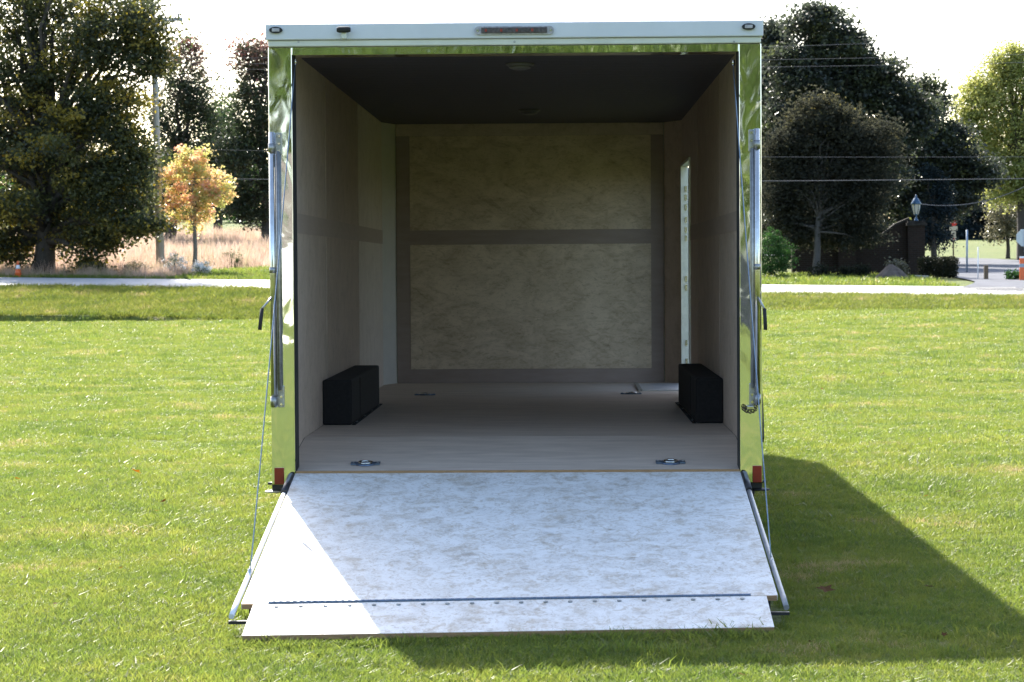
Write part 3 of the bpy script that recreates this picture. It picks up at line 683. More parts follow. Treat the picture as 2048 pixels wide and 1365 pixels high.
# rear frame -------------------------------------------------------------
XL0, XL1 = -1.293, JX0
XR0, XR1 = JX1, 1.293
ZB = .405
ZH0, ZH1, ZH2 = HEAD, 2.708, 2.742       # header: polished strip, cream lip, white beam
posts = []
for x0, x1, s in ((XL0, XL1, -1), (XR0, XR1, 1)):
    po = MB().box((x0, 0, ZB), (x1, .15, ZH1)).build('rear_post', 'stainless', T, bevel=.004)
    posts.append(po)
    # dark reveal strip inside the opening
    xi = x1 if s < 0 else x0
    MB().box((xi, .012, HINGE), (xi - s * .004, .15, ZH0)).build('reveal_strip', 'black_rubber', po)
    xo = x0 if s < 0 else x1
    a, b2 = (X0(546), X0(565)) if s < 0 else (X0(1504), X0(1523))
    MB().box((max(a, -1.289), -.012, Z0(967)), (min(b2, 1.289), -.0005, Z0(934))).build('reflector', 'red_lens', po, bevel=.002)
MB().box((XL1 + .0005, .001, ZH0), (XR0 - .0005, .15, ZH1)).build('header_strip', 'stainless', T, bevel=.003)
lip = MB().box((XL0 + .002, -.014, ZH1 + .001), (XR1 - .002, .15, ZH2)).build('header_lip', 'cream_trim', T, bevel=.006)
hd = MB().box((-1.302, -.03, ZH2 + .001), (1.302, .16, 2.826)).build('header_beam', 'white_paint', T, bevel=.006)
for px in (552, 1497):
    p = at(px, 61 if px < 1000 else 54, -.03)
    mk = MB().prism([(p.x + .035 * math.cos(k * PI / 8) * (1.0), p.z + .017 * math.sin(k * PI / 8)) for k in range(16)], 'y', -.046, -.0305).build('marker_light', 'black_rubber', hd)
    # the small lens stands in the bezel
    mk2 = MB().box((p.x - .02, -.05, p.z - .009), (p.x + .02, -.0465, p.z + .009)).build('marker_lens', 'clear_lens', hd, bevel=.003)
pa, pb = at(949, 62, -.03), at(1108, 61, -.03); zc = (pa.z + pb.z) / 2
bar = []
for k in range(9): q = PI / 2 + PI * k / 8; bar.append((pa.x + .022 + .022 * math.cos(q), zc + .022 * math.sin(q)))
for k in range(9): q = -PI / 2 + PI * k / 8; bar.append((pb.x - .022 + .022 * math.cos(q), zc + .022 * math.sin(q)))
MB().prism(bar, 'y', -.043, -.0305).build('brake_light', 'clear_lens', hd)
MB().box((pa.x + .035, -.052, zc - .015), (pb.x - .035, -.0435, zc + .015)).build('brake_light_lens', 'smoke_lens', hd, bevel=.003)
for i in range(12):
    xx = pa.x + .06 + (pb.x - pa.x - .12) * i / 11
    MB().box((xx - .006, -.0545, zc - .007), (xx + .006, -.0525, zc + .007)).build('diode', 'smoke_lens' if i % 3 else 'red_lens', hd)
for x in (pa.x + .017, pb.x - .017): MB().tube([(x, -.048, zc), (x, -.0435, zc)], .007, 10).build('screw', 'zinc', hd)
p = at(688, 62, -.05)
MB().box((p.x - .013, -.06, ZH2 + .003), (p.x + .013, -.0305, p.z - .004)).build('camera_bracket', 'cream_trim', hd, bevel=.003)
MB().tube([(p.x - .036, -.07, p.z + .004), (p.x - .024, -.07, p.z + .004), (p.x + .024, -.07, p.z + .004), (p.x + .036, -.07, p.z + .004)], [.011, .016, .016, .011], 12).build('rear_camera', 'black_rubber', hd)
for px in (997, 1114, 1224):
    p = at(px, 40, .3); MB().lathe((p.x, .3, 2.836), [(.004, 0), (.004, .014), (.011, .016), (.007, .026)], 8).build('roof_screw', 'zinc', T)
# screws along the cream lip
for px in (597, 1029, 1468):
    p = at(px, 84, -.015); MB().tube([(p.x, -.0175, p.z), (p.x, -.0135, p.z)], .006, 8).build('lip_screw', 'dull_zinc', T)
# lock bars: pipe, slim rod, brackets, keeper, swung handle
for s in (-1, 1):
    xa = X0(548) if s < 0 else X0(1513)
    xb = X0(559.5) if s < 0 else X0(1505.5)
    zt_, zb_ = Z0(262), Z0(812)
    lb = MB().tube([(xa, -.045, zb_), (xa, -.045, zt_)], .0155, 12).build('lock_bar', 'zinc', T)
    MB().tube([(xb, -.03, zb_ + .09), (xb, -.03, zt_ - .10)], .011, 10).build('guide_rod', 'dull_zinc', lb)
    for zc_ in (zt_ - .06, zb_ + .055):
        br = MB().box((min(xb - s * .02, xb + s * .012), -.02, zc_ - .057), (max(xb - s * .02, xb + s * .012), -.0005, zc_ + .057)).build('bracket', 'dull_zinc', lb, bevel=.003)
        for dz in (-.04, 0, .04): MB().tube([(xb - s * .006, -.027, zc_ + dz), (xb - s * .006, -.019, zc_ + dz)], .007, 8).build('bolt', 'zinc', lb)
        MB().tube([(xa, -.045, zc_ - .045), (xa, -.045, zc_ + .0)], .0180, 12).build('collar', 'dull_zinc', lb)
    zc_ = Z0(536 if s < 0 else 535)
    MB().tube([(xa, -.045, zc_ - .02), (xa, -.045, zc_ + .01)], .0185, 10).build('collar', 'dull_zinc', lb)
    h0 = at(546 if s < 0 else 1514, 592, -.05); h1 = at(524 if s < 0 else 1529, 618, -.10); h2 = at(519.5 if s < 0 else 1531, 660, -.12)
    MB().tube([h0, h1], .006, 8).build('handle_arm', 'dull_zinc', lb)
    MB().tube([h1, h2], .010, 10).build('handle_grip', 'black_rubber', lb)
# padlock hasp with coiled chain on the right post
p = at(1500, 817, -.03)
mb = MB()
for k in range(7):
    q = PI * (.95 + 1.1 * k / 6); cx_, cz_ = p.x + .03 * math.cos(q), p.z + .004 + .022 * math.sin(q)
    mb.tube([(cx_ + .009 * math.cos(t), -.03 - .004 * (k % 2), cz_ + .009 * math.sin(t)) for t in np.linspace(0, 2 * PI, 9)], .003, 5, False)
ch = mb.build('lock_chain', 'post_wood', T)
MB().box((p.x - .016, -.045, p.z - .008), (p.x + .02, -.001, p.z + .014)).build('lock', 'zinc', ch, bevel=.004)
# gas spring cables that hold the ramp
for s in (-1, 1):
    a = Vector((-1.157, .06, 2.62)) if s < 0 else Vector((1.152, .08, 2.60))
    e = at(499, 1160, -1.72) if s < 0 else at(1544, 1140, -1.62)
    pts_ = [a.lerp(e, t) + Vector((0, 0, -.035 * math.sin(PI * t))) for t in np.linspace(0, 1, 12)]
    cb_ = MB().tube(pts_, .0030, 6).build('ramp_cable', 'cable', T)
    MB().tube([pts_[-1] + Vector((0, .01, .05)), pts_[-1]], .009, 8).build('ferrule', 'zinc', cb_)
    MB().tube([a + Vector((0, 0, .03)), a], .009, 8).build('eyelet', 'zinc', cb_)
# D-rings sunk in the floor
def dring(px, py, Y):
    x = X0(px, Y, py); z = (HINGE + .004 + (FZ - HINGE - .004) * max(0, min(1, Y / FL)))
    sl = (FZ - HINGE - .004) / FL if Y < FL else 0
    def up(dx, dy, dz): return (x + dx, Y + dy, z + dy * sl + dz)
    mb = MB(); ring = [(.058 * math.cos(k * PI / 12), .058 * math.sin(k * PI / 12)) for k in range(24)]
    vs = [up(a_, b_, .001) for a_, b_ in ring] + [up(a_ * .96, b_ * .96, .007) for a_, b_ in ring] + [up(a_ * .66, b_ * .66, .007) for a_, b_ in ring] + [up(a_ * .60, b_ * .60, .002) for a_, b_ in ring]
    fs = [(j * 24 + k, j * 24 + (k + 1) % 24, (j + 1) * 24 + (k + 1) % 24, (j + 1) * 24 + k) for j in range(3) for k in range(24)] + [tuple(72 + k for k in range(24))]
    mb.add(vs, fs)
    for sx in (-1, 1): mb.hexa([up(sx * .05, -.03, .001), up(sx * .078, -.03, .001), up(sx * .078, .03, .001), up(sx * .05, .03, .001), up(sx * .05, -.03, .009), up(sx * .078, -.03, .009), up(sx * .078, .03, .009), up(sx * .05, .03, .009)])
    dp = mb.build('tie_down', 'blue_steel', T)
    MB().tube([up(.034 * math.cos(t), .034 * math.sin(t) - .004, .011) for t in np.linspace(0, 2 * PI, 19)], .006, 7, False).build('ring', 'zinc', dp)
    for sx in (-1, 1): MB().tube([up(sx * .066, 0, .009), up(sx * .066, 0, .013)], .008, 8).build('bolt', 'dull_zinc', dp)
for a_ in ((731, 929, .20), (1341, 927, .20), (850, 785, 5.45), (1262, 785, 5.45)): dring(*a_)
# corner jacks
for s, px in ((-1, 557), (1, 1512)):
    p = at(px, 985, .35)
    lg = MB().box((p.x - .030, .31, .345), (p.x + .030, .39, .403)).build('corner_jack', 'black_steel', T, bevel=.003)
    MB().lathe((p.x + s * .02, .35, .333), [(.052, 0), (.055, .004), (.052, .008), (.03, .011)], 18).build('jack_foot', 'sign_buff' if s < 0 else 'black_rubber', lg)
    MB().tube([(p.x + s * .05, .30, .385), (p.x, .30, .385)], .008, 8).build('bolt', 'black_steel', lg)
# ramp -------------------------------------------------------------------
FYR = -2.150
zL, zR = .076, .106                      # fold height at the two sides (the lawn falls to the left)
A0, A1 = (JX0, -.004, HINGE - .004), (JX1, -.004, HINGE - .004)
B0, B1 = (JX0 - .004, FYR, zL), (JX1 + .004, FYR, zR)
th = .022
def dn(p, d): return (p[0], p[1], p[2] - d)
ramp = MB().hexa([dn(A0, th), dn(A1, th), dn(B1, th), dn(B0, th), A0, A1, B1, B0]).build('ramp_door', 'osb_ramp', T)
def on_ramp(x, t, up=0.0):
    """point on the ramp board: t 0 at the hinge, 1 at the fold"""
    k = (x - JX0) / (JX1 - JX0)
    return Vector((x, -.004 + (FYR + .004) * t, (HINGE - .004) * (1 - t) + (zL * (1 - k) + zR * k) * t + up))
mb = MB()
for x in (JX0 + .05, -.6, 0, .6, JX1 - .05):
    a, b2, c, d = on_ramp(x - .025, 0.01, -th), on_ramp(x + .025, .01, -th), on_ramp(x + .025, .985, -th), on_ramp(x - .025, .985, -th)
    mb.hexa([dn(a, .05), dn(b2, .05), dn(c, .05), dn(d, .05), a, b2, c, d])
mb.build('ramp_frame', 'black_steel', ramp)
MB().hexa([dn(on_ramp(JX0, 1, -.001), .022), dn(on_ramp(JX1, 1, -.001), .022), dn(on_ramp(JX1, 1.003, -.001), .022), dn(on_ramp(JX0, 1.003, -.001), .022),
           on_ramp(JX0, 1, -.001), on_ramp(JX1, 1, -.001), on_ramp(JX1, 1.003, -.001), on_ramp(JX0, 1.003, -.001)]).build('ramp_edge', 'ply_edge', ramp)
for s in (-1, 1):
    xs0 = (JX0 - .019) if s < 0 else (JX1 + .018)
    pts_ = [on_ramp(xs0, t, -.010) for t in (.06, .4, .75, 1.0)]; pts_.append(on_ramp(xs0, 1.05, -.022))
    for i, p_ in enumerate(pts_): p_.x += s * (.0035 * i)
    tb = MB().tube(pts_, .0125, 10).build('side_tube', 'grey_paint' if s > 0 else 'white_plastic', ramp)  # left tube whitened: the sun on it is put into its colour
    q = pts_[-1]; MB().box((q.x - .10 if s > 0 else q.x - .012, q.y - .012, q.z - .032), (q.x + .012 if s > 0 else q.x + .10, q.y + .012, q.z - .018)).build('tube_foot', 'black_steel', ramp)
    a = on_ramp(xs0, .015, -.006); b2 = on_ramp(xs0, .17, -.006); MB().tube([a, b2], .019, 10).build('hinge_sleeve', 'black_steel', ramp)
    e = at(499, 1162, -1.72) if s < 0 else at(1544, 1142, -1.62)
    MB().box((e.x - .016, e.y - .02, e.z - .03), (e.x + .016, e.y + .02, e.z + .004)).build('cable_clamp', 'zinc', ramp, bevel=.004)
fx0, fx1 = -1.117, 1.130
tipY, tzL, tzR = -2.545, -.004, .026
fp = [(fx0, FYR - .012, zL - .001), (fx1, FYR - .012, zR - .001), (fx1, tipY, tzR), (fx0, tipY, tzL)]
flap = MB().hexa([dn(fp[0], .02), dn(fp[1], .02), dn(fp[2], .02), dn(fp[3], .02)] + fp).build('ramp_flap', 'osb_ramp', ramp)
MB().hexa([dn(fp[3], .0215), dn(fp[2], .0215), (fx1, tipY - .003, tzR - .0215), (fx0, tipY - .003, tzL - .0215), dn(fp[3], .002), dn(fp[2], .002), (fx1, tipY - .003, tzR - .002), (fx0, tipY - .003, tzL - .002)]).build('flap_edge', 'ply_edge', ramp)
hx0, hx1 = -1.052, 1.062
n_k = 70
mb = MB()
for i in range(n_k):
    xa, xb = hx0 + (hx1 - hx0) * i / n_k, hx0 + (hx1 - hx0) * (i + .985) / n_k
    za = zL + (zR - zL) * (xa - JX0) / 2.344; zb2 = zL + (zR - zL) * (xb - JX0) / 2.344
    mb.tube([(xa, FYR - .004, za + .002), (xb, FYR - .004, zb2 + .002)], .0075, 8)
mb.build('flap_hinge', 'blue_steel', ramp)
for i in range(20):
    x = hx0 + .04 + (hx1 - hx0 - .08) * i / 19; k = (x - fx0) / (fx1 - fx0)
    t = .10; z = (zL - .001) * (1 - k) + (zR - .001) * k; zt2 = tzL * (1 - k) + tzR * k
    y = FYR - .012 + (tipY - FYR + .012) * t; z = z + (zt2 - z) * t
    MB().tube([(x, y, z - .002), (x, y, z + .005)], .010, 8).build('bolt', 'dull_zinc', ramp)

# ------------------------------------------------------------------ trees and plants
def leaf_mesh(name, C, size, tone, up=0.3, aspect=0.62):
    """rhombic, slightly folded leaves at points C"""
    n = len(C); sz = size * rng.uniform(.65, 1.35, n)
    nrm = rng.normal(size=(n, 3)); nrm[:, 2] = np.abs(nrm[:, 2]) + up; nrm /= np.linalg.norm(nrm, axis=1, keepdims=True)
    t = rng.normal(size=(n, 3)); t -= (t * nrm).sum(1, keepdims=True) * nrm; t /= np.linalg.norm(t, axis=1, keepdims=True)
    b = np.cross(nrm, t); a = (sz * .5)[:, None] * t; w = (sz * .5 * aspect)[:, None] * b; h = (sz * .10)[:, None] * nrm
    V = np.stack([C - a, C + w + h, C + a, C - w + h], 1).reshape(-1, 3)
    F = np.arange(4 * n).reshape(n, 4)
    return raw_mesh(name, V, F, attr={'tone': tone})

def crown_points(blobs, per_clump, cr, flat=0.75):
    """blobs: (centre, radii, clumps). Returns leaf points, clump index, clump centres"""
    pts = []; cid = []; cc = []
    for c, r, nc in blobs:
        u = rng.normal(size=(nc, 3)); u /= np.linalg.norm(u, axis=1, keepdims=True)
        q = rng.uniform(0.08, 1.0, nc) ** 0.45 * rng.uniform(.86, 1.06, nc)
        k = np.array(c) + u * q[:, None] * np.array(r)
        for p in k:
            m_ = max(4, int(per_clump * rng.uniform(.5, 1.5))); s = cr * rng.uniform(.6, 1.35)
            o_ = rng.normal(size=(m_, 3)) * s * .55; o_[:, 2] *= flat
            o_ = np.clip(o_, -1.4 * s, 1.4 * s)
            pts.append(p + o_); cid.append(np.full(m_, len(cc))); cc.append(p)
    return np.concatenate(pts), np.concatenate(cid), np.array(cc)

def make_tree(name, label, cat, base, blobs, trunk_r, leafm, bark='bark', per_clump=60, cr=.55, leaf=.13, fork=None, group=None, tone=(.0, .75), top_tone=0.0, limbs=True, limb_n=26, lean=0.0, flat=.75, zcut=None):
    base = Vector(base)
    t = empty(name, base, label, cat, group)
    C, cid, cc = crown_points(blobs, per_clump, cr, flat)
    if zcut is not None:
        k = C[:, 2] > zcut; C, cid = C[k], cid[k]
    ct = np.clip(rng.uniform(tone[0], tone[1], len(cc)), 0, 1) ** 1.3
    zmin, zmax = cc[:, 2].min(), cc[:, 2].max()
    hrel = (cc[:, 2] - zmin) / max(.1, zmax - zmin)
    ct = ct + top_tone * np.clip((hrel - .62) / .38, 0, 1) * rng.uniform(.4, 1.2, len(cc))
    tn_ = np.clip(ct[cid] + rng.normal(0, .10, len(C)), 0, 1)
    o = link_mesh('crown', leaf_mesh('crown', C - np.array(base), leaf, tn_), leafm, t)
    # trunk with limbs reaching into the clumps
    ctr = Vector(np.average(np.array([b[0] for b in blobs]), axis=0, weights=[b[2] for b in blobs]))
    fz = fork if fork is not None else base.z + .35 * (ctr.z - base.z)
    top = Vector((ctr.x, ctr.y, max(fz + .5, ctr.z + .35 * (zmax - ctr.z))))
    f0 = Vector((base.x + (ctr.x - base.x) * .2 + lean, base.y + (ctr.y - base.y) * .2, fz))
    mb = MB()
    mb.tube([base + Vector((0, 0, -.25)), base + Vector((0, 0, .12)), base.lerp(f0, .5) + Vector((.03, 0, 0)), f0, f0.lerp(top, .5) + Vector((rng.uniform(-.15, .15), rng.uniform(-.15, .15), 0)), top],
            [trunk_r * 1.5, trunk_r * 1.1, trunk_r * .92, trunk_r * .8, trunk_r * .5, trunk_r * .12], 9)
    if limbs:
        idx = rng.permutation(len(cc))[:limb_n]
        for i in idx:
            e = Vector(cc[i]); k = max(0, min(.85, (e.z - fz) / max(.5, top.z - fz) * .55 * rng.uniform(.5, 1)))
            s_ = f0.lerp(top, k); L = (e - s_).length
            m1 = s_.lerp(e, .4) + Vector((0, 0, .10 * L)) + Vector(rng.normal(0, .06 * L, 3)); m2 = s_.lerp(e, .75) + Vector((0, 0, .06 * L)) + Vector(rng.normal(0, .05 * L, 3))
            r0 = trunk_r * .42 * (1 - .5 * k)
            mb.tube([s_, m1, m2, e], [r0, r0 * .6, r0 * .32, r0 * .1], 6)
    mb.build('trunk', bark, t)
    return t

def pb(Y, items, depth=1.0):
    """crown lobes given by where they show (photo pixels) at depth Y: (px, py, rx, ry, clumps[, dY])"""
    k = (Y - CY) / FPX; out = []
    for it in items:
        px, py, rx_, ry_, nc = it[:5]; dY = it[5] if len(it) > 5 else 0
        p = at(px, py, Y + dY); q = k
        out.append(((p.x, p.y, p.z), (rx_ * q, depth * .5 * (rx_ + ry_) * q, ry_ * q), nc))
    return out
def foot(px, Y): x = at(px, 540, Y).x; return (x, Y, float(H(x, Y)))

# left, big maple overhanging the road verge
make_tree('maple_tree', 'huge dark maple with yellowing leaves and low drooping branches, left of the utility pole', 'tree', foot(85, 74),
          pb(74, [(-60, 60, 190, 130, 70), (150, -40, 190, 110, 110), (215, 70, 100, 80, 80, -2), (290, 55, 50, 55, 34, -3), (290, 125, 48, 40, 28, -3), (60, 215, 190, 85, 90), (110, 60, 120, 60, 50), (60, 140, 120, 45, 40, -1), (222, 215, 78, 70, 74, -2), (60, 320, 190, 80, 90), (-120, 300, 150, 150, 80),
                  (255, 310, 50, 60, 44, -2.5), (215, 385, 90, 58, 80, -2), (100, 420, 120, 60, 70), (-60, 450, 120, 60, 50), (200, 470, 40, 40, 26, -1.5), (185, 515, 24, 28, 12, -1.5), (300, 448, 30, 16, 9, -3.5), (262, 455, 36, 24, 18, -2.5), (140, 470, 60, 40, 26), (20, 500, 75, 36, 34), (150, 290, 110, 80, 44, -2.5), (15, 415, 50, 28, 22, -3)], .9),
          .42, 'leaf_maple', per_clump=88, cr=.60, leaf=.150, fork=2.6, tone=(-.15, 1.1), limb_n=110, flat=.5)
make_tree('maple_tree', 'reddish-topped dark tree standing just behind the utility pole', 'tree', foot(337, 108),
          pb(108, [(370, 130, 45, 62, 42), (350, 220, 55, 80, 60), (400, 190, 38, 80, 40), (360, 330, 55, 90, 60), (405, 300, 42, 80, 40), (330, 405, 40, 35, 24), (440, 330, 34, 60, 30), (430, 400, 44, 36, 26)], .9),
          .32, 'leaf_red_top', per_clump=62, cr=.6, leaf=.17, fork=4.2, tone=(0, .5), top_tone=.75)
make_tree('maple_tree', 'reddish-topped dark tree half hidden by the trailer on its left side', 'tree', foot(533, 104),
          pb(104, [(505, 120, 45, 50, 40), (545, 110, 40, 45, 30), (500, 215, 52, 75, 60), (468, 300, 34, 60, 34), (560, 220, 60, 90, 50), (505, 330, 58, 80, 60), (560, 350, 60, 90, 45), (470, 395, 40, 38, 26), (520, 420, 45, 34, 26)], .9),
          .25, 'leaf_red_top', per_clump=60, cr=.58, leaf=.17, fork=5.2, tone=(0, .5), top_tone=.75)
make_tree('broadleaf_tree', 'paler green tree seen far off between the two red-topped trees', 'tree', foot(436, 150),
          pb(150, [(440, 260, 38, 60, 44), (425, 340, 50, 60, 50), (470, 330, 45, 70, 40), (440, 405, 55, 30, 30)], .9),
          .3, 'leaf_green', per_clump=80, cr=.8, leaf=.24, fork=6)
make_tree('young_tree', 'small young tree with orange and yellow autumn leaves beside the pole', 'tree', foot(389, 74),
          pb(74, [(385, 325, 36, 34, 44), (366, 360, 46, 34, 46), (424, 365, 42, 32, 42), (348, 400, 30, 24, 28), (405, 400, 46, 26, 38), (444, 385, 26, 22, 20), (365, 428, 34, 18, 20), (408, 432, 22, 16, 12), (388, 458, 20, 14, 7)], .95),
          .085, 'leaf_orange', 'pale_bark', per_clump=34, cr=.22, leaf=.115, fork=3.0, tone=(0, .95), limb_n=30)
# right, the dark maples behind the entrance wall
make_tree('maple_tree', 'tallest dark maple rising above the entrance wall, right of the trailer', 'tree', foot(1672, 90),
          pb(90, [(1640, 60, 62, 55, 46), (1690, 110, 70, 65, 60), (1600, 140, 60, 70, 55), (1650, 200, 100, 90, 110), (1760, 160, 62, 55, 52), (1740, 260, 100, 85, 100), (1590, 270, 90, 90, 90), (1680, 360, 140, 80, 120), (1810, 230, 62, 60, 54), (1640, 440, 130, 50, 100), (1600, 490, 80, 28, 50), (1730, 485, 100, 34, 70)], .8),
          .45, 'leaf_dark', per_clump=115, cr=.62, leaf=.175, flat=.5, fork=3.4, tone=(-.2, .75), limb_n=44)
make_tree('maple_tree', 'dark maple partly hidden behind the right edge of the trailer', 'tree', foot(1500, 96),
          pb(96, [(1540, 90, 40, 50, 44), (1500, 160, 60, 80, 50), (1535, 230, 50, 80, 52), (1500, 340, 70, 90, 60), (1555, 380, 50, 70, 44), (1520, 440, 60, 30, 30)], .9),
          .38, 'leaf_dark', per_clump=110, cr=.62, leaf=.175, flat=.5, fork=3.6, tone=(0, .62))
make_tree('maple_tree', 'spreading dark maple above the gate lantern, reaching toward the yellow tree', 'tree', foot(1800, 97),
          pb(97, [(1850, 200, 52, 45, 44), (1880, 290, 62, 52, 58), (1820, 320, 90, 70, 84), (1920, 340, 62, 42, 46), (1965, 350, 38, 30, 24), (1900, 395, 72, 34, 50), (1800, 400, 92, 60, 80), (1860, 430, 60, 22, 30), (1800, 480, 70, 34, 50)], .8),
          .36, 'leaf_dark', per_clump=110, cr=.58, leaf=.17, flat=.5, fork=3.4, tone=(-.2, .85))
make_tree('beech_tree', 'brownish fine-twigged tree with a pale trunk in front of the dark maples', 'tree', foot(1631, 70.5),
          pb(71.5, [(1625, 230, 50, 50, 40), (1560, 320, 50, 60, 44), (1720, 300, 60, 50, 40), (1610, 290, 72, 58, 72), (1690, 280, 62, 60, 64), (1640, 370, 100, 60, 96), (1730, 370, 62, 60, 56), (1570, 390, 52, 48, 44), (1690, 440, 84, 32, 52), (1600, 450, 62, 22, 30), (1655, 478, 110, 18, 34), (1760, 290, 50, 50, 26)], .85),
          .13, 'leaf_brown', 'grey_bark', per_clump=95, cr=.50, leaf=.12, flat=.55, fork=2.7, tone=(0, .6), top_tone=.35, limb_n=70)
make_tree('spruce_tree', 'dark spruce skirt right of the gate pillar behind the low hedge', 'tree', foot(1868, 88),
          [((at(1868, 470 - i * 22, 88).x + rng.uniform(-.2, .2), 88, at(1868, 482 - i * 22, 88).z), (1.15 - .13 * i, 1.15 - .13 * i, .5), 22 - 2 * i) for i in range(7)],
          .16, 'needle', per_clump=60, cr=.34, leaf=.12, fork=2.0, limb_n=20)
make_tree('willow_tree', 'yellow-green willow at the far right beyond the side road', 'tree', foot(2046, 108),
          pb(108, [(1980, 180, 56, 56, 62), (2060, 150, 80, 70, 80), (1955, 260, 40, 66, 50), (1930, 225, 16, 40, 16), (2015, 120, 50, 30, 30), (2045, 270, 80, 80, 90), (2110, 230, 70, 90, 60), (2020, 350, 50, 45, 50), (2080, 370, 60, 50, 44), (1985, 330, 32, 40, 26), (2010, 395, 40, 16, 16)], .85),
          .30, 'leaf_yellow', per_clump=100, cr=.62, leaf=.15, fork=5.0, tone=(0, 1.0), limb_n=40)
make_tree('small_tree', 'small grey-green tree under the willow beside the side road', 'tree', foot(2016, 116),
          pb(116, [(2000, 425, 36, 26, 26), (2018, 455, 40, 26, 28), (1990, 465, 28, 20, 14), (2030, 430, 28, 30, 16)], .9), .11, 'leaf_grey', per_clump=44, cr=.42, leaf=.13, fork=3.0)
# far woods: separate conifers and round trees on the rise
for i, (px, Y, h_, w_) in enumerate(((1890, 190, 7.5, 2.6), (1922, 198, 8.2, 2.8), (1956, 192, 7.6, 2.7), (1992, 202, 8.4, 2.8), (2030, 195, 7.8, 2.7), (2070, 200, 8, 2.7))):
    f = foot(px, Y)
    make_tree('spruce_tree', ['dark blue-green spruce in the far wood, first from the gate lantern', 'dark spruce in the far wood, second from the gate lantern', 'dark spruce in the far wood, third from the gate lantern', 'dark spruce in the far wood behind the small grey-green tree', 'dark spruce in the far wood seen behind the willow trunk', 'dark spruce in the far wood at the very edge of the picture'][i],
              'tree', f, [((f[0], f[1], f[2] + .6 + (h_ - 1.0) * k / 6), (w_ * (1.05 - k / 7), w_ * (1.05 - k / 7), .8), 16 - 2 * k) for k in range(7)], .2, 'needle', per_clump=190, cr=.62, leaf=.28, limbs=False, group='spruces in the far wood')
for i, (px, Y, ry, lab) in enumerate(((480, 176, 52, 'dark round tree far up the meadow beside the trailer'), (380, 185, 60, 'far round tree behind the orange-leaved young tree'), (300, 180, 70, 'far round tree seen through the big maple by the pole'), (190, 186, 62, 'far round tree behind the drooping maple branch'), (60, 182, 66, 'far round tree behind the left part of the big maple'))):
    make_tree('broadleaf_tree', lab, 'tree', foot(px, Y), pb(Y, [(px, 395, 60, ry, 44), (px + 25, 350, 45, ry, 30)], .9), .25, 'leaf_dark' if i % 2 else 'leaf_green', per_clump=130, cr=1.0, leaf=.28, fork=7, group='round trees up the meadow')

# far-off wood along the skyline, one mass
nb = 330; wx = rng.uniform(-190, 190, nb); wy = rng.uniform(232, 262, nb)
C, cid, cc = crown_points([((wx[i], wy[i], float(H(wx[i], wy[i])) + rng.uniform(2.2, 5.5)), (3.4, 3.0, rng.uniform(2.2, 4.2)), 5) for i in range(nb)], 55, 1.7)
ct = rng.uniform(0, .7, len(cc))
tag(link_mesh('distant_woods', leaf_mesh('distant_woods', C, .75, np.clip(ct[cid] + rng.normal(0, .1, len(C)), 0, 1)), 'leaf_dark'), kind='stuff')

def bush(name, label, cat, px, Y, w, h, leafm, n, leaf=.07, cr=.16, per=30, dy=None, group=None, tone=(0, .8), y_off=0):
    f = foot(px, Y); t = empty(name, f, label, cat, group)
    C, cid, cc = crown_points([((f[0], f[1], f[2] + h * .42), (w * .5, (dy or w) * .5, h * .58), n)], per, cr)
    k = C[:, 2] > f[2] + .01; C, cid = C[k], cid[k]
    ct = rng.uniform(tone[0], tone[1], len(cc)); tn_ = np.clip(ct[cid] + rng.normal(0, .15, len(C)), 0, 1)
    link_mesh('foliage', leaf_mesh('foliage', C - np.array(f), leaf, tn_), leafm, t)
    mb = MB()
    for i in range(7):
        e = cc[rng.integers(len(cc))]; mb.tube([f, Vector(f).lerp(Vector(e), .5) + Vector((0, 0, .05)), e], [.02, .014, .004], 5)
    mb.build('stem', 'bark', t)
    return t
bush('bush', 'rounded bright green bush standing right of the trailer by the road', 'bush', 1548, 67, 1.55, 1.7, 'leaf_bush', 150, per=60, cr=.15, leaf=.06)
for px, w, h, lab in ((1640, .8, .5, 'low dark shrub at the foot of the pale beech trunk'), (1690, .7, .45, 'low dark shrub under the small brick pier'), (1722, .7, .5, 'low dark shrub just left of the dirt mound')):
    bush('shrub', lab, 'shrub', px, 68, w, h, 'leaf_hedge', 40, group='low shrubs before the entrance wall')
bush('ornamental_grass', 'tan tuft of ornamental grass between mound and gate pillar', 'grass tuft', 1797, 69, .75, .62, 'leaf_grey', 40, leaf=.09)
# clipped dark hedge right of the pillar
f = foot(1876, 69); t = empty('hedge', f, 'dark clipped hedge right of the gate pillar', 'hedge')
C = np.stack([rng.uniform(-.62, .62, 5200), rng.uniform(-.55, .55, 5200), rng.uniform(0.03, .70, 5200)], 1)
C += rng.normal(0, .03, C.shape); C[:, 2] *= (1 - .25 * np.clip(np.abs(C[:, 0]) - .4, 0, 1))
link_mesh('foliage', leaf_mesh('foliage', C, .075, rng.uniform(0, 1, len(C))), 'leaf_hedge', t)
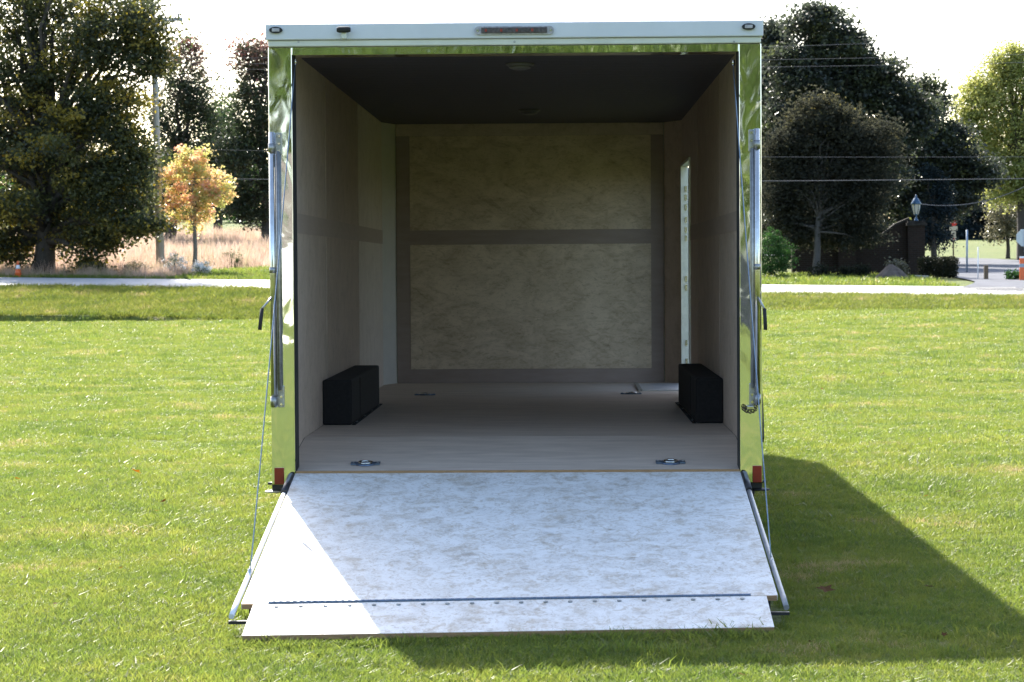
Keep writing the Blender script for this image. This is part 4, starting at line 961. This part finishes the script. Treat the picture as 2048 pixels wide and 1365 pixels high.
# white asters and weeds at the pole
for px, py_, w, h, lab in ((350, 0, .95, .85, 'bush of white asters just right of the utility pole'), (402, 0, .75, .50, 'lower bush of white asters at the foot of the young orange tree')):
    bush('aster_bush', lab, 'flowers', px, 72.0, w, h, 'aster', 80, leaf=.05, cr=.10, per=26, tone=(.25, 1.2), group='white asters by the pole')
bush('weed_clump', 'tall tan and green weeds just left of the utility pole', 'weeds', 275, 72.2, 1.1, .5, 'leaf_grey', 70, leaf=.06, cr=.12, per=26)
bush('shrub', 'small green shrub on the mown corner left of the trailer', 'shrub', 462, 82, .7, .62, 'leaf_bush', 30, leaf=.07)
bush('bush', 'dark evergreen bush under the trees close to the trailer', 'bush', 510, 125, 1.7, 1.0, 'leaf_dark', 50, leaf=.12, cr=.25)
bush('weed_clump', 'green weeds at the foot of the orange marker post', 'weeds', 2028, 64.5, .55, .34, 'leaf_bush', 30, leaf=.07, cr=.1)

# ------------------------------------------------------------------ street furniture
f = foot(322, 74.5)
t = empty('utility_pole', f, 'tall weathered wooden utility pole on the left beyond the road', 'pole')
p1 = at(310, 168, 74.5); ax = (p1.x - f[0]) / (p1.z - f[2]); zt = 11.2
MB().tube([(f[0], 74.5, f[2] - .3), (p1.x, 74.5, p1.z), (f[0] + ax * (zt - f[2]), 74.5, zt)], [.165, .105, .085], 14).build('shaft', 'pole_wood', t)
xt = lambda z: f[0] + ax * (z - f[2])
MB().box((xt(10.6) - 1.1, 74.32, 10.5), (xt(10.6) + 1.1, 74.42, 10.62)).build('crossarm', 'pole_wood', t)
for dx in (-.95, 0, .95): MB().lathe((xt(10.6) + dx, 74.37, 10.62), [(.03, 0), (.05, .03), (.035, .07), (.05, .11), (.02, .15)], 10).build('insulator', 'pale_stone', t)
for py in (297, 357): 
    z = at(316, py, 74.5).z; MB().box((xt(z) - .13, 74.30, z - .07), (xt(z) + .13, 74.40, z + .05)).build('wire_bracket', 'dull_zinc', t)
# wires strung from the pole to one beyond the picture, and onward to the left
def wire(a, b, sag, label, r=.016):
    pts_ = [a.lerp(b, t) + Vector((0, 0, -sag * 4 * t * (1 - t))) for t in np.linspace(0, 1, 40)]
    o = Vector(a); w_ = MB().tube(pts_, r, 5).build('overhead_wire', 'wire', None, origin=o)
    return tag(w_, label, 'wire', 'overhead wires along the road')
for pl, pr, Yr, r, lab in ((118, 62, 62, .012, 'topmost thin overhead wire crossing behind the trailer roof'), (127, 95, 62, .012, 'second thin overhead wire from the top, crossing behind the trailer'), (138, 111, 62, .012, 'third thin overhead wire from the top, crossing behind the trailer'),
                          (297, 300, 64, .011, 'fourth overhead wire down the pole, ending behind the trailer'), (356, 343, 61, .021, 'thick bright cable, lowest of the overhead wires')):
    a = at(316, pl, 74.38); b2 = at(2048, pr, Yr); b3 = a.lerp(b2, 1.5)
    wire(a, b3, .25, lab, r * .55)
a = at(1836, 408, 76); b2 = at(2100, 345, 84); wire(a, b2, .5, 'slack dark wire running from the lantern to the willow', .014)
# traffic cone
f = foot(36, 71); t = empty('traffic_cone', f, 'small orange and white traffic cone in dry grass under the maple', 'cone')
MB().box((f[0] - .17, 70.83, f[2]), (f[0] + .17, 71.17, f[2] + .04)).build('base', 'orange_plastic', t)
MB().lathe((f[0], 71, f[2] + .04), [(.13, 0), (.085, .24)], 16).build('cone', 'orange_plastic', t)
MB().lathe((f[0], 71, f[2] + .04), [(.086, .24), (.056, .38)], 16).build('white_band', 'white_plastic', t)
MB().lathe((f[0], 71, f[2] + .04), [(.055, .38), (.03, .52)], 16).build('tip', 'orange_plastic', t)
# entrance wall with piers and lantern
Yw = 75.0
def wp(px, py): return at(px, py, Yw)
t = empty('entrance_wall', foot(1700, Yw), 'dark brick entrance wall sweeping up to a tall pillar', 'wall')
gz = float(H(foot(1700, Yw)[0], Yw)) - .3
top = [(1584, 494), (1620, 494), (1665, 492), (1700, 492), (1735, 486), (1765, 472), (1790, 452), (1818, 440)]
poly = [(wp(1584, 494).x, gz)] + [(wp(a_, b_).x, wp(a_, b_).z) for a_, b_ in top] + [(wp(1818, 440).x, gz)]
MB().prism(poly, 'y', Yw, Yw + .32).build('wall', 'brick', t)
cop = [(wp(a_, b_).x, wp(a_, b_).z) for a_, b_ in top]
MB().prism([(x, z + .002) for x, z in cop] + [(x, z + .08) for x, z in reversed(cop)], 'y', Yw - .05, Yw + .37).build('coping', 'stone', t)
def pier(pc, w, ptop, lab):
    x = wp(pc, 500).x; zt_ = wp(pc, ptop).z
    pr = MB().box((x - w, Yw - .30, gz), (x + w, Yw - .003, zt_)).build('pier', 'brick', t)
    MB().box((x - w - .07, Yw - .37, zt_ + .002), (x + w + .07, Yw + .12, zt_ + .10)).build('cap', 'stone', pr)
    MB().box((x - w - .02, Yw - .32, zt_ + .102), (x + w + .02, Yw + .07, zt_ + .17)).build('cap', 'stone', pr)
    return x, zt_ + .17
x_, z_ = pier(1693, .30, 482, '')
MB().box((x_ - .02, Yw - .25, z_ + .002), (x_ + .12, Yw - .1, z_ + .14)).build('cap_stone', 'pale_stone', t)
x_, z_ = pier(1831, .30, 452, '')
# lantern on the pillar: stem, cage with six panes, roof, finial
L = empty('gate_lantern', (x_, Yw - .15, z_), 'old style lantern with blue metal roof on the tall brick pillar', 'lantern')
c = (x_, Yw - .15, z_)
MB().lathe(c, [(.10, 0), (.07, .05), (.035, .10), (.03, .20), (.09, .25)], 12).build('stem', 'lantern_blue', L)
zb_, zt_ = .25, .60; n6 = 6
mbp = [(.095, zb_), (.165, zt_)]
for k in range(6):
    q0, q1 = 2 * PI * k / 6, 2 * PI * (k + 1) / 6
    P4 = [Vector((c[0] + r * math.cos(q), c[1] + r * math.sin(q), c[2] + z)) for (r, z), q in ((mbp[0], q0), (mbp[0], q1), (mbp[1], q1), (mbp[1], q0))]
    nrm = (P4[1] - P4[0]).cross(P4[3] - P4[0]).normalized() * .008
    MB().hexa([p - nrm for p in P4] + P4).build('pane', 'lantern_glass', L)
    MB().tube([P4[0], P4[3]], .013, 6).build('bar', 'lantern_blue', L)
MB().lathe(c, [(.19, zt_), (.20, zt_ + .02), (.12, zt_ + .14), (.08, zt_ + .22), (.03, zt_ + .26), (.035, zt_ + .30), (.01, zt_ + .36)], 12).build('roof', 'lantern_blue', L)
# mound of earth, stone block
p = foot(1784, 65.5); n = 26
V = []; F = []
for i in range(n + 1):
    for j in range(n + 1):
        a_, b_ = i / n * 2 - 1, j / n * 2 - 1; r = math.hypot(a_, b_)
        z = max(0, 1 - r ** 2.2) * .50 * (1 + .12 * math.sin(5 * a_ + 2) * math.cos(4 * b_)) - .05 + (rng.normal(0, .014) if r < 1 else 0)
        V.append((a_ * .62, b_ * .6, z))
for i in range(n):
    for j in range(n): F.append((i * (n + 1) + j, (i + 1) * (n + 1) + j, (i + 1) * (n + 1) + j + 1, i * (n + 1) + j + 1))
o = link_mesh('earth_mound', raw_mesh('earth_mound', np.array(V), np.array(F), True), 'dirt', origin=p); tag(o, 'small brown mound of bare earth in front of the gate pillar', 'mound')
f = foot(1843, 66); mb = MB().box((f[0] - .21, 65.85, f[2] - .05), (f[0] + .0, 66.1, f[2] + .15)).box((f[0] + .01, 65.88, f[2] - .05), (f[0] + .22, 66.1, f[2] + .14))
tag(mb.build('stone_block', 'pale_stone', None, bevel=.02, origin=f), 'pale stone block low on the grass right of the mound', 'stone')
# posts
def post(name, label, px, Y, ptop, r, material, cat='post', square=False, pbot=None):
    f = foot(px, Y); zt_ = at(px, ptop, Y).z
    if square: o = MB().box((f[0] - r, Y - r, f[2] - .2), (f[0] + r, Y + r, zt_)).build(name, material, None, bevel=.01, origin=f)
    else: o = MB().tube([(f[0], Y, f[2] - .2), (f[0], Y, zt_)], r, 10).build(name, material, None, origin=f)
    return tag(o, label, cat)
post('metal_post', 'tall blue-grey metal post beside the side road', 1934, 78, 460, .038, 'steel_post')
post('marker_stake', 'thin pale marker stake with a small cap near the wooden post', 1956, 65.3, 494, .016, 'white_plastic', 'stake')
post('wooden_post', 'short thick dark wooden post on the road verge', 1972, 65.0, 531, .065, 'post_wood', square=True)
post('metal_post', 'thin dark sign post far off on the lawn across the side road', 2017, 118, 488, .045, 'black_steel')
f = foot(2044, 63.5); t = empty('marker_post', f, 'bright orange road marker post with a white band at the far right', 'marker')
z0, z1, z2, z3 = f[2], at(2044, 535, 63.5).z, at(2044, 528, 63.5).z, at(2044, 513, 63.5).z
def flatpost(a_, b_, w): return MB().box((f[0] - w, 63.47, a_), (f[0] + w, 63.53, b_))
flatpost(z0 - .1, z1, .075).build('shaft', 'orange_plastic', t); flatpost(z1 + .001, z2, .0765).build('reflective_band', 'steel_post', t)
flatpost(z2 + .001, z3 - .06, .075).build('shaft', 'orange_plastic', t); flatpost(z3 - .059, z3, .072).build('cap', 'white_plastic', t)
def octo(x, y, z, r, th_, mb=None):
    return (mb or MB()).prism([(x + r * math.cos(PI / 8 + k * PI / 4), z + r * math.sin(PI / 8 + k * PI / 4)) for k in range(8)], 'y', y, y + th_)
f = foot(2047, 84); t = empty('stop_sign', f, 'back of an octagonal stop sign on a post at the picture edge', 'sign')
p = at(2050, 476, 84)
octo(p.x, 84, p.z, .37, .012).build('sign_plate', 'sign_back', t); MB().tube([(p.x, 83.96, f[2] - .2), (p.x, 83.96, p.z + .3)], .03, 8).build('pole', 'steel_post', t)
# distant sign cluster, facing us: red octagon with STOP and plates below
Ys = 116; f = foot(1906, Ys); t = empty('stop_sign', f, 'red octagonal stop sign with three small plates beneath, across the side road', 'sign')
p = at(1907, 445, Ys); R_ = 8.2 * (Ys - CY) / FPX
octo(p.x, Ys, p.z, R_, .015).build('sign_plate', 'sign_red', t)
def text(body, x, y, z, size, material, parent):
    c_ = bpy.data.curves.new('lettering', 'FONT'); c_.body = body; c_.size = size; c_.align_x = 'CENTER'; c_.align_y = 'CENTER'; c_.extrude = .002
    o = bpy.data.objects.new('lettering', c_); COL.objects.link(o); c_.materials.append(MT[material]); bpy.context.view_layer.update()
    me_ = bpy.data.meshes.new_from_object(o.evaluated_get(bpy.context.evaluated_depsgraph_get())); bpy.data.objects.remove(o)
    o = bpy.data.objects.new('lettering', me_); COL.objects.link(o); o.parent = parent
    o.location = Vector((x, y, z)) - root_of(parent).location; o.rotation_euler = (PI / 2, 0, 0); return o
text('STOP', p.x, Ys - .006, p.z, R_ * .78, 'white_plastic', t)
for py, w, h, m_ in ((457, 8, 4.2, 'sign_buff'), (468, 4.6, 5.5, 'sign_buff'), (478, 5.5, 4.2, 'sign_buff')):
    q = at(1907, py, Ys); k = (Ys - CY) / FPX
    pl = MB().box((q.x - w * k, Ys, q.z - h * k), (q.x + w * k, Ys + .012, q.z + h * k)).build('plate', m_, t)
    if py != 457: MB().box((q.x - 2.2 * k, Ys - .006, q.z - 1.4 * k), (q.x + 2.2 * k, Ys - .001, q.z + 1.8 * k)).build('print', 'sign_red' if py == 478 else 'post_wood', pl)
MB().tube([(p.x, Ys + .05, f[2] - .2), (p.x, Ys + .05, p.z + R_)], .04, 8).build('pole', 'post_wood', t)

# ------------------------------------------------------------------ behind the camera (what the polished frame mirrors)
g0 = empty('garage', (-10.5, -70, float(H(-10.5, -70))), 'white clapboard garage across the lawn behind the camera', 'building')
zg = g0.location.z
MB().box((-16, -76, zg - .2), (-6.0, -70, zg + 3.0)).build('wall', 'white_paint', g0)
MB().prism([(-16.4, zg + 2.95), (-5.6, zg + 2.95), (-11, zg + 5.0)], 'y', -76.3, -69.6).build('roof', 'roof_shingle', g0)
for x in (-14.6, -10.6): 
    d_ = MB().box((x, -69.97, zg), (x + 3.0, -69.9, zg + 2.3)).build('garage_door', 'cream_trim', g0)
MB().box((-7.2, -69.97, zg), (-6.3, -69.9, zg + 2.1)).build('door', 'grey_paint', g0)
c0 = empty('parked_car', (4.4, -34, float(H(4.4, -34))), 'dark blue parked car on the lawn behind the camera', 'car')
zc0 = c0.location.z
mb = MB(); mb.prism([(2.2, zc0 + .35), (6.7, zc0 + .35), (6.75, zc0 + .8), (6.2, zc0 + .98), (2.3, zc0 + 1.0), (2.15, zc0 + .7)], 'y', -34.9, -33.1)
mb.prism([(2.4, zc0 + .98), (5.6, zc0 + .97), (4.9, zc0 + 1.6), (2.8, zc0 + 1.62)], 'y', -34.75, -33.25); mb.build('body', 'dark_paint', c0, bevel=.06)
MB().prism([(2.65, zc0 + 1.02), (5.3, zc0 + 1.02), (4.8, zc0 + 1.52), (2.9, zc0 + 1.54)], 'y', -33.24, -33.22).build('window', 'dark_glass', c0)
for x in (3.05, 5.75): MB().tube([(x, -33.3, zc0 + .34), (x, -33.06, zc0 + .34)], .34, 20).build('wheel', 'black_rubber', c0)
behind = ['broad sunlit tree behind the garage', 'tall sunlit tree at the end of the lawn behind the camera', 'sunlit maple right of the parked car behind the camera', 'bushy sunlit tree at the right end behind the camera', 'sunlit tree at the left end behind the camera', 'round sunlit tree between garage and car behind the camera', 'far right sunlit tree behind the camera', 'far left sunlit tree behind the camera']
for i, (x, y, h_) in enumerate(((-13, -84, 19), (-2.5, -80, 18), (6, -74, 17), (15, -78, 19), (-24, -80, 18), (1.5, -92, 22), (27, -84, 18), (-36, -86, 19))):
    zb_ = float(H(x, y))
    make_tree('broadleaf_tree', behind[i], 'tree', (x, y, zb_), [((x + rng.normal(0, .6), y, zb_ + h_ * .30), (h_ * .30, h_ * .28, h_ * .20), 60), ((x - h_ * .14, y, zb_ + h_ * .55), (h_ * .22, h_ * .24, h_ * .24), 60), ((x + h_ * .15, y + 1, zb_ + h_ * .6), (h_ * .22, h_ * .24, h_ * .24), 60), ((x, y, zb_ + h_ * .8), (h_ * .17, h_ * .17, h_ * .2), 40)],
              .35, 'leaf_sunlit', per_clump=60, cr=1.2, leaf=.5, tone=(0, 1), limb_n=8, group='trees behind the camera')
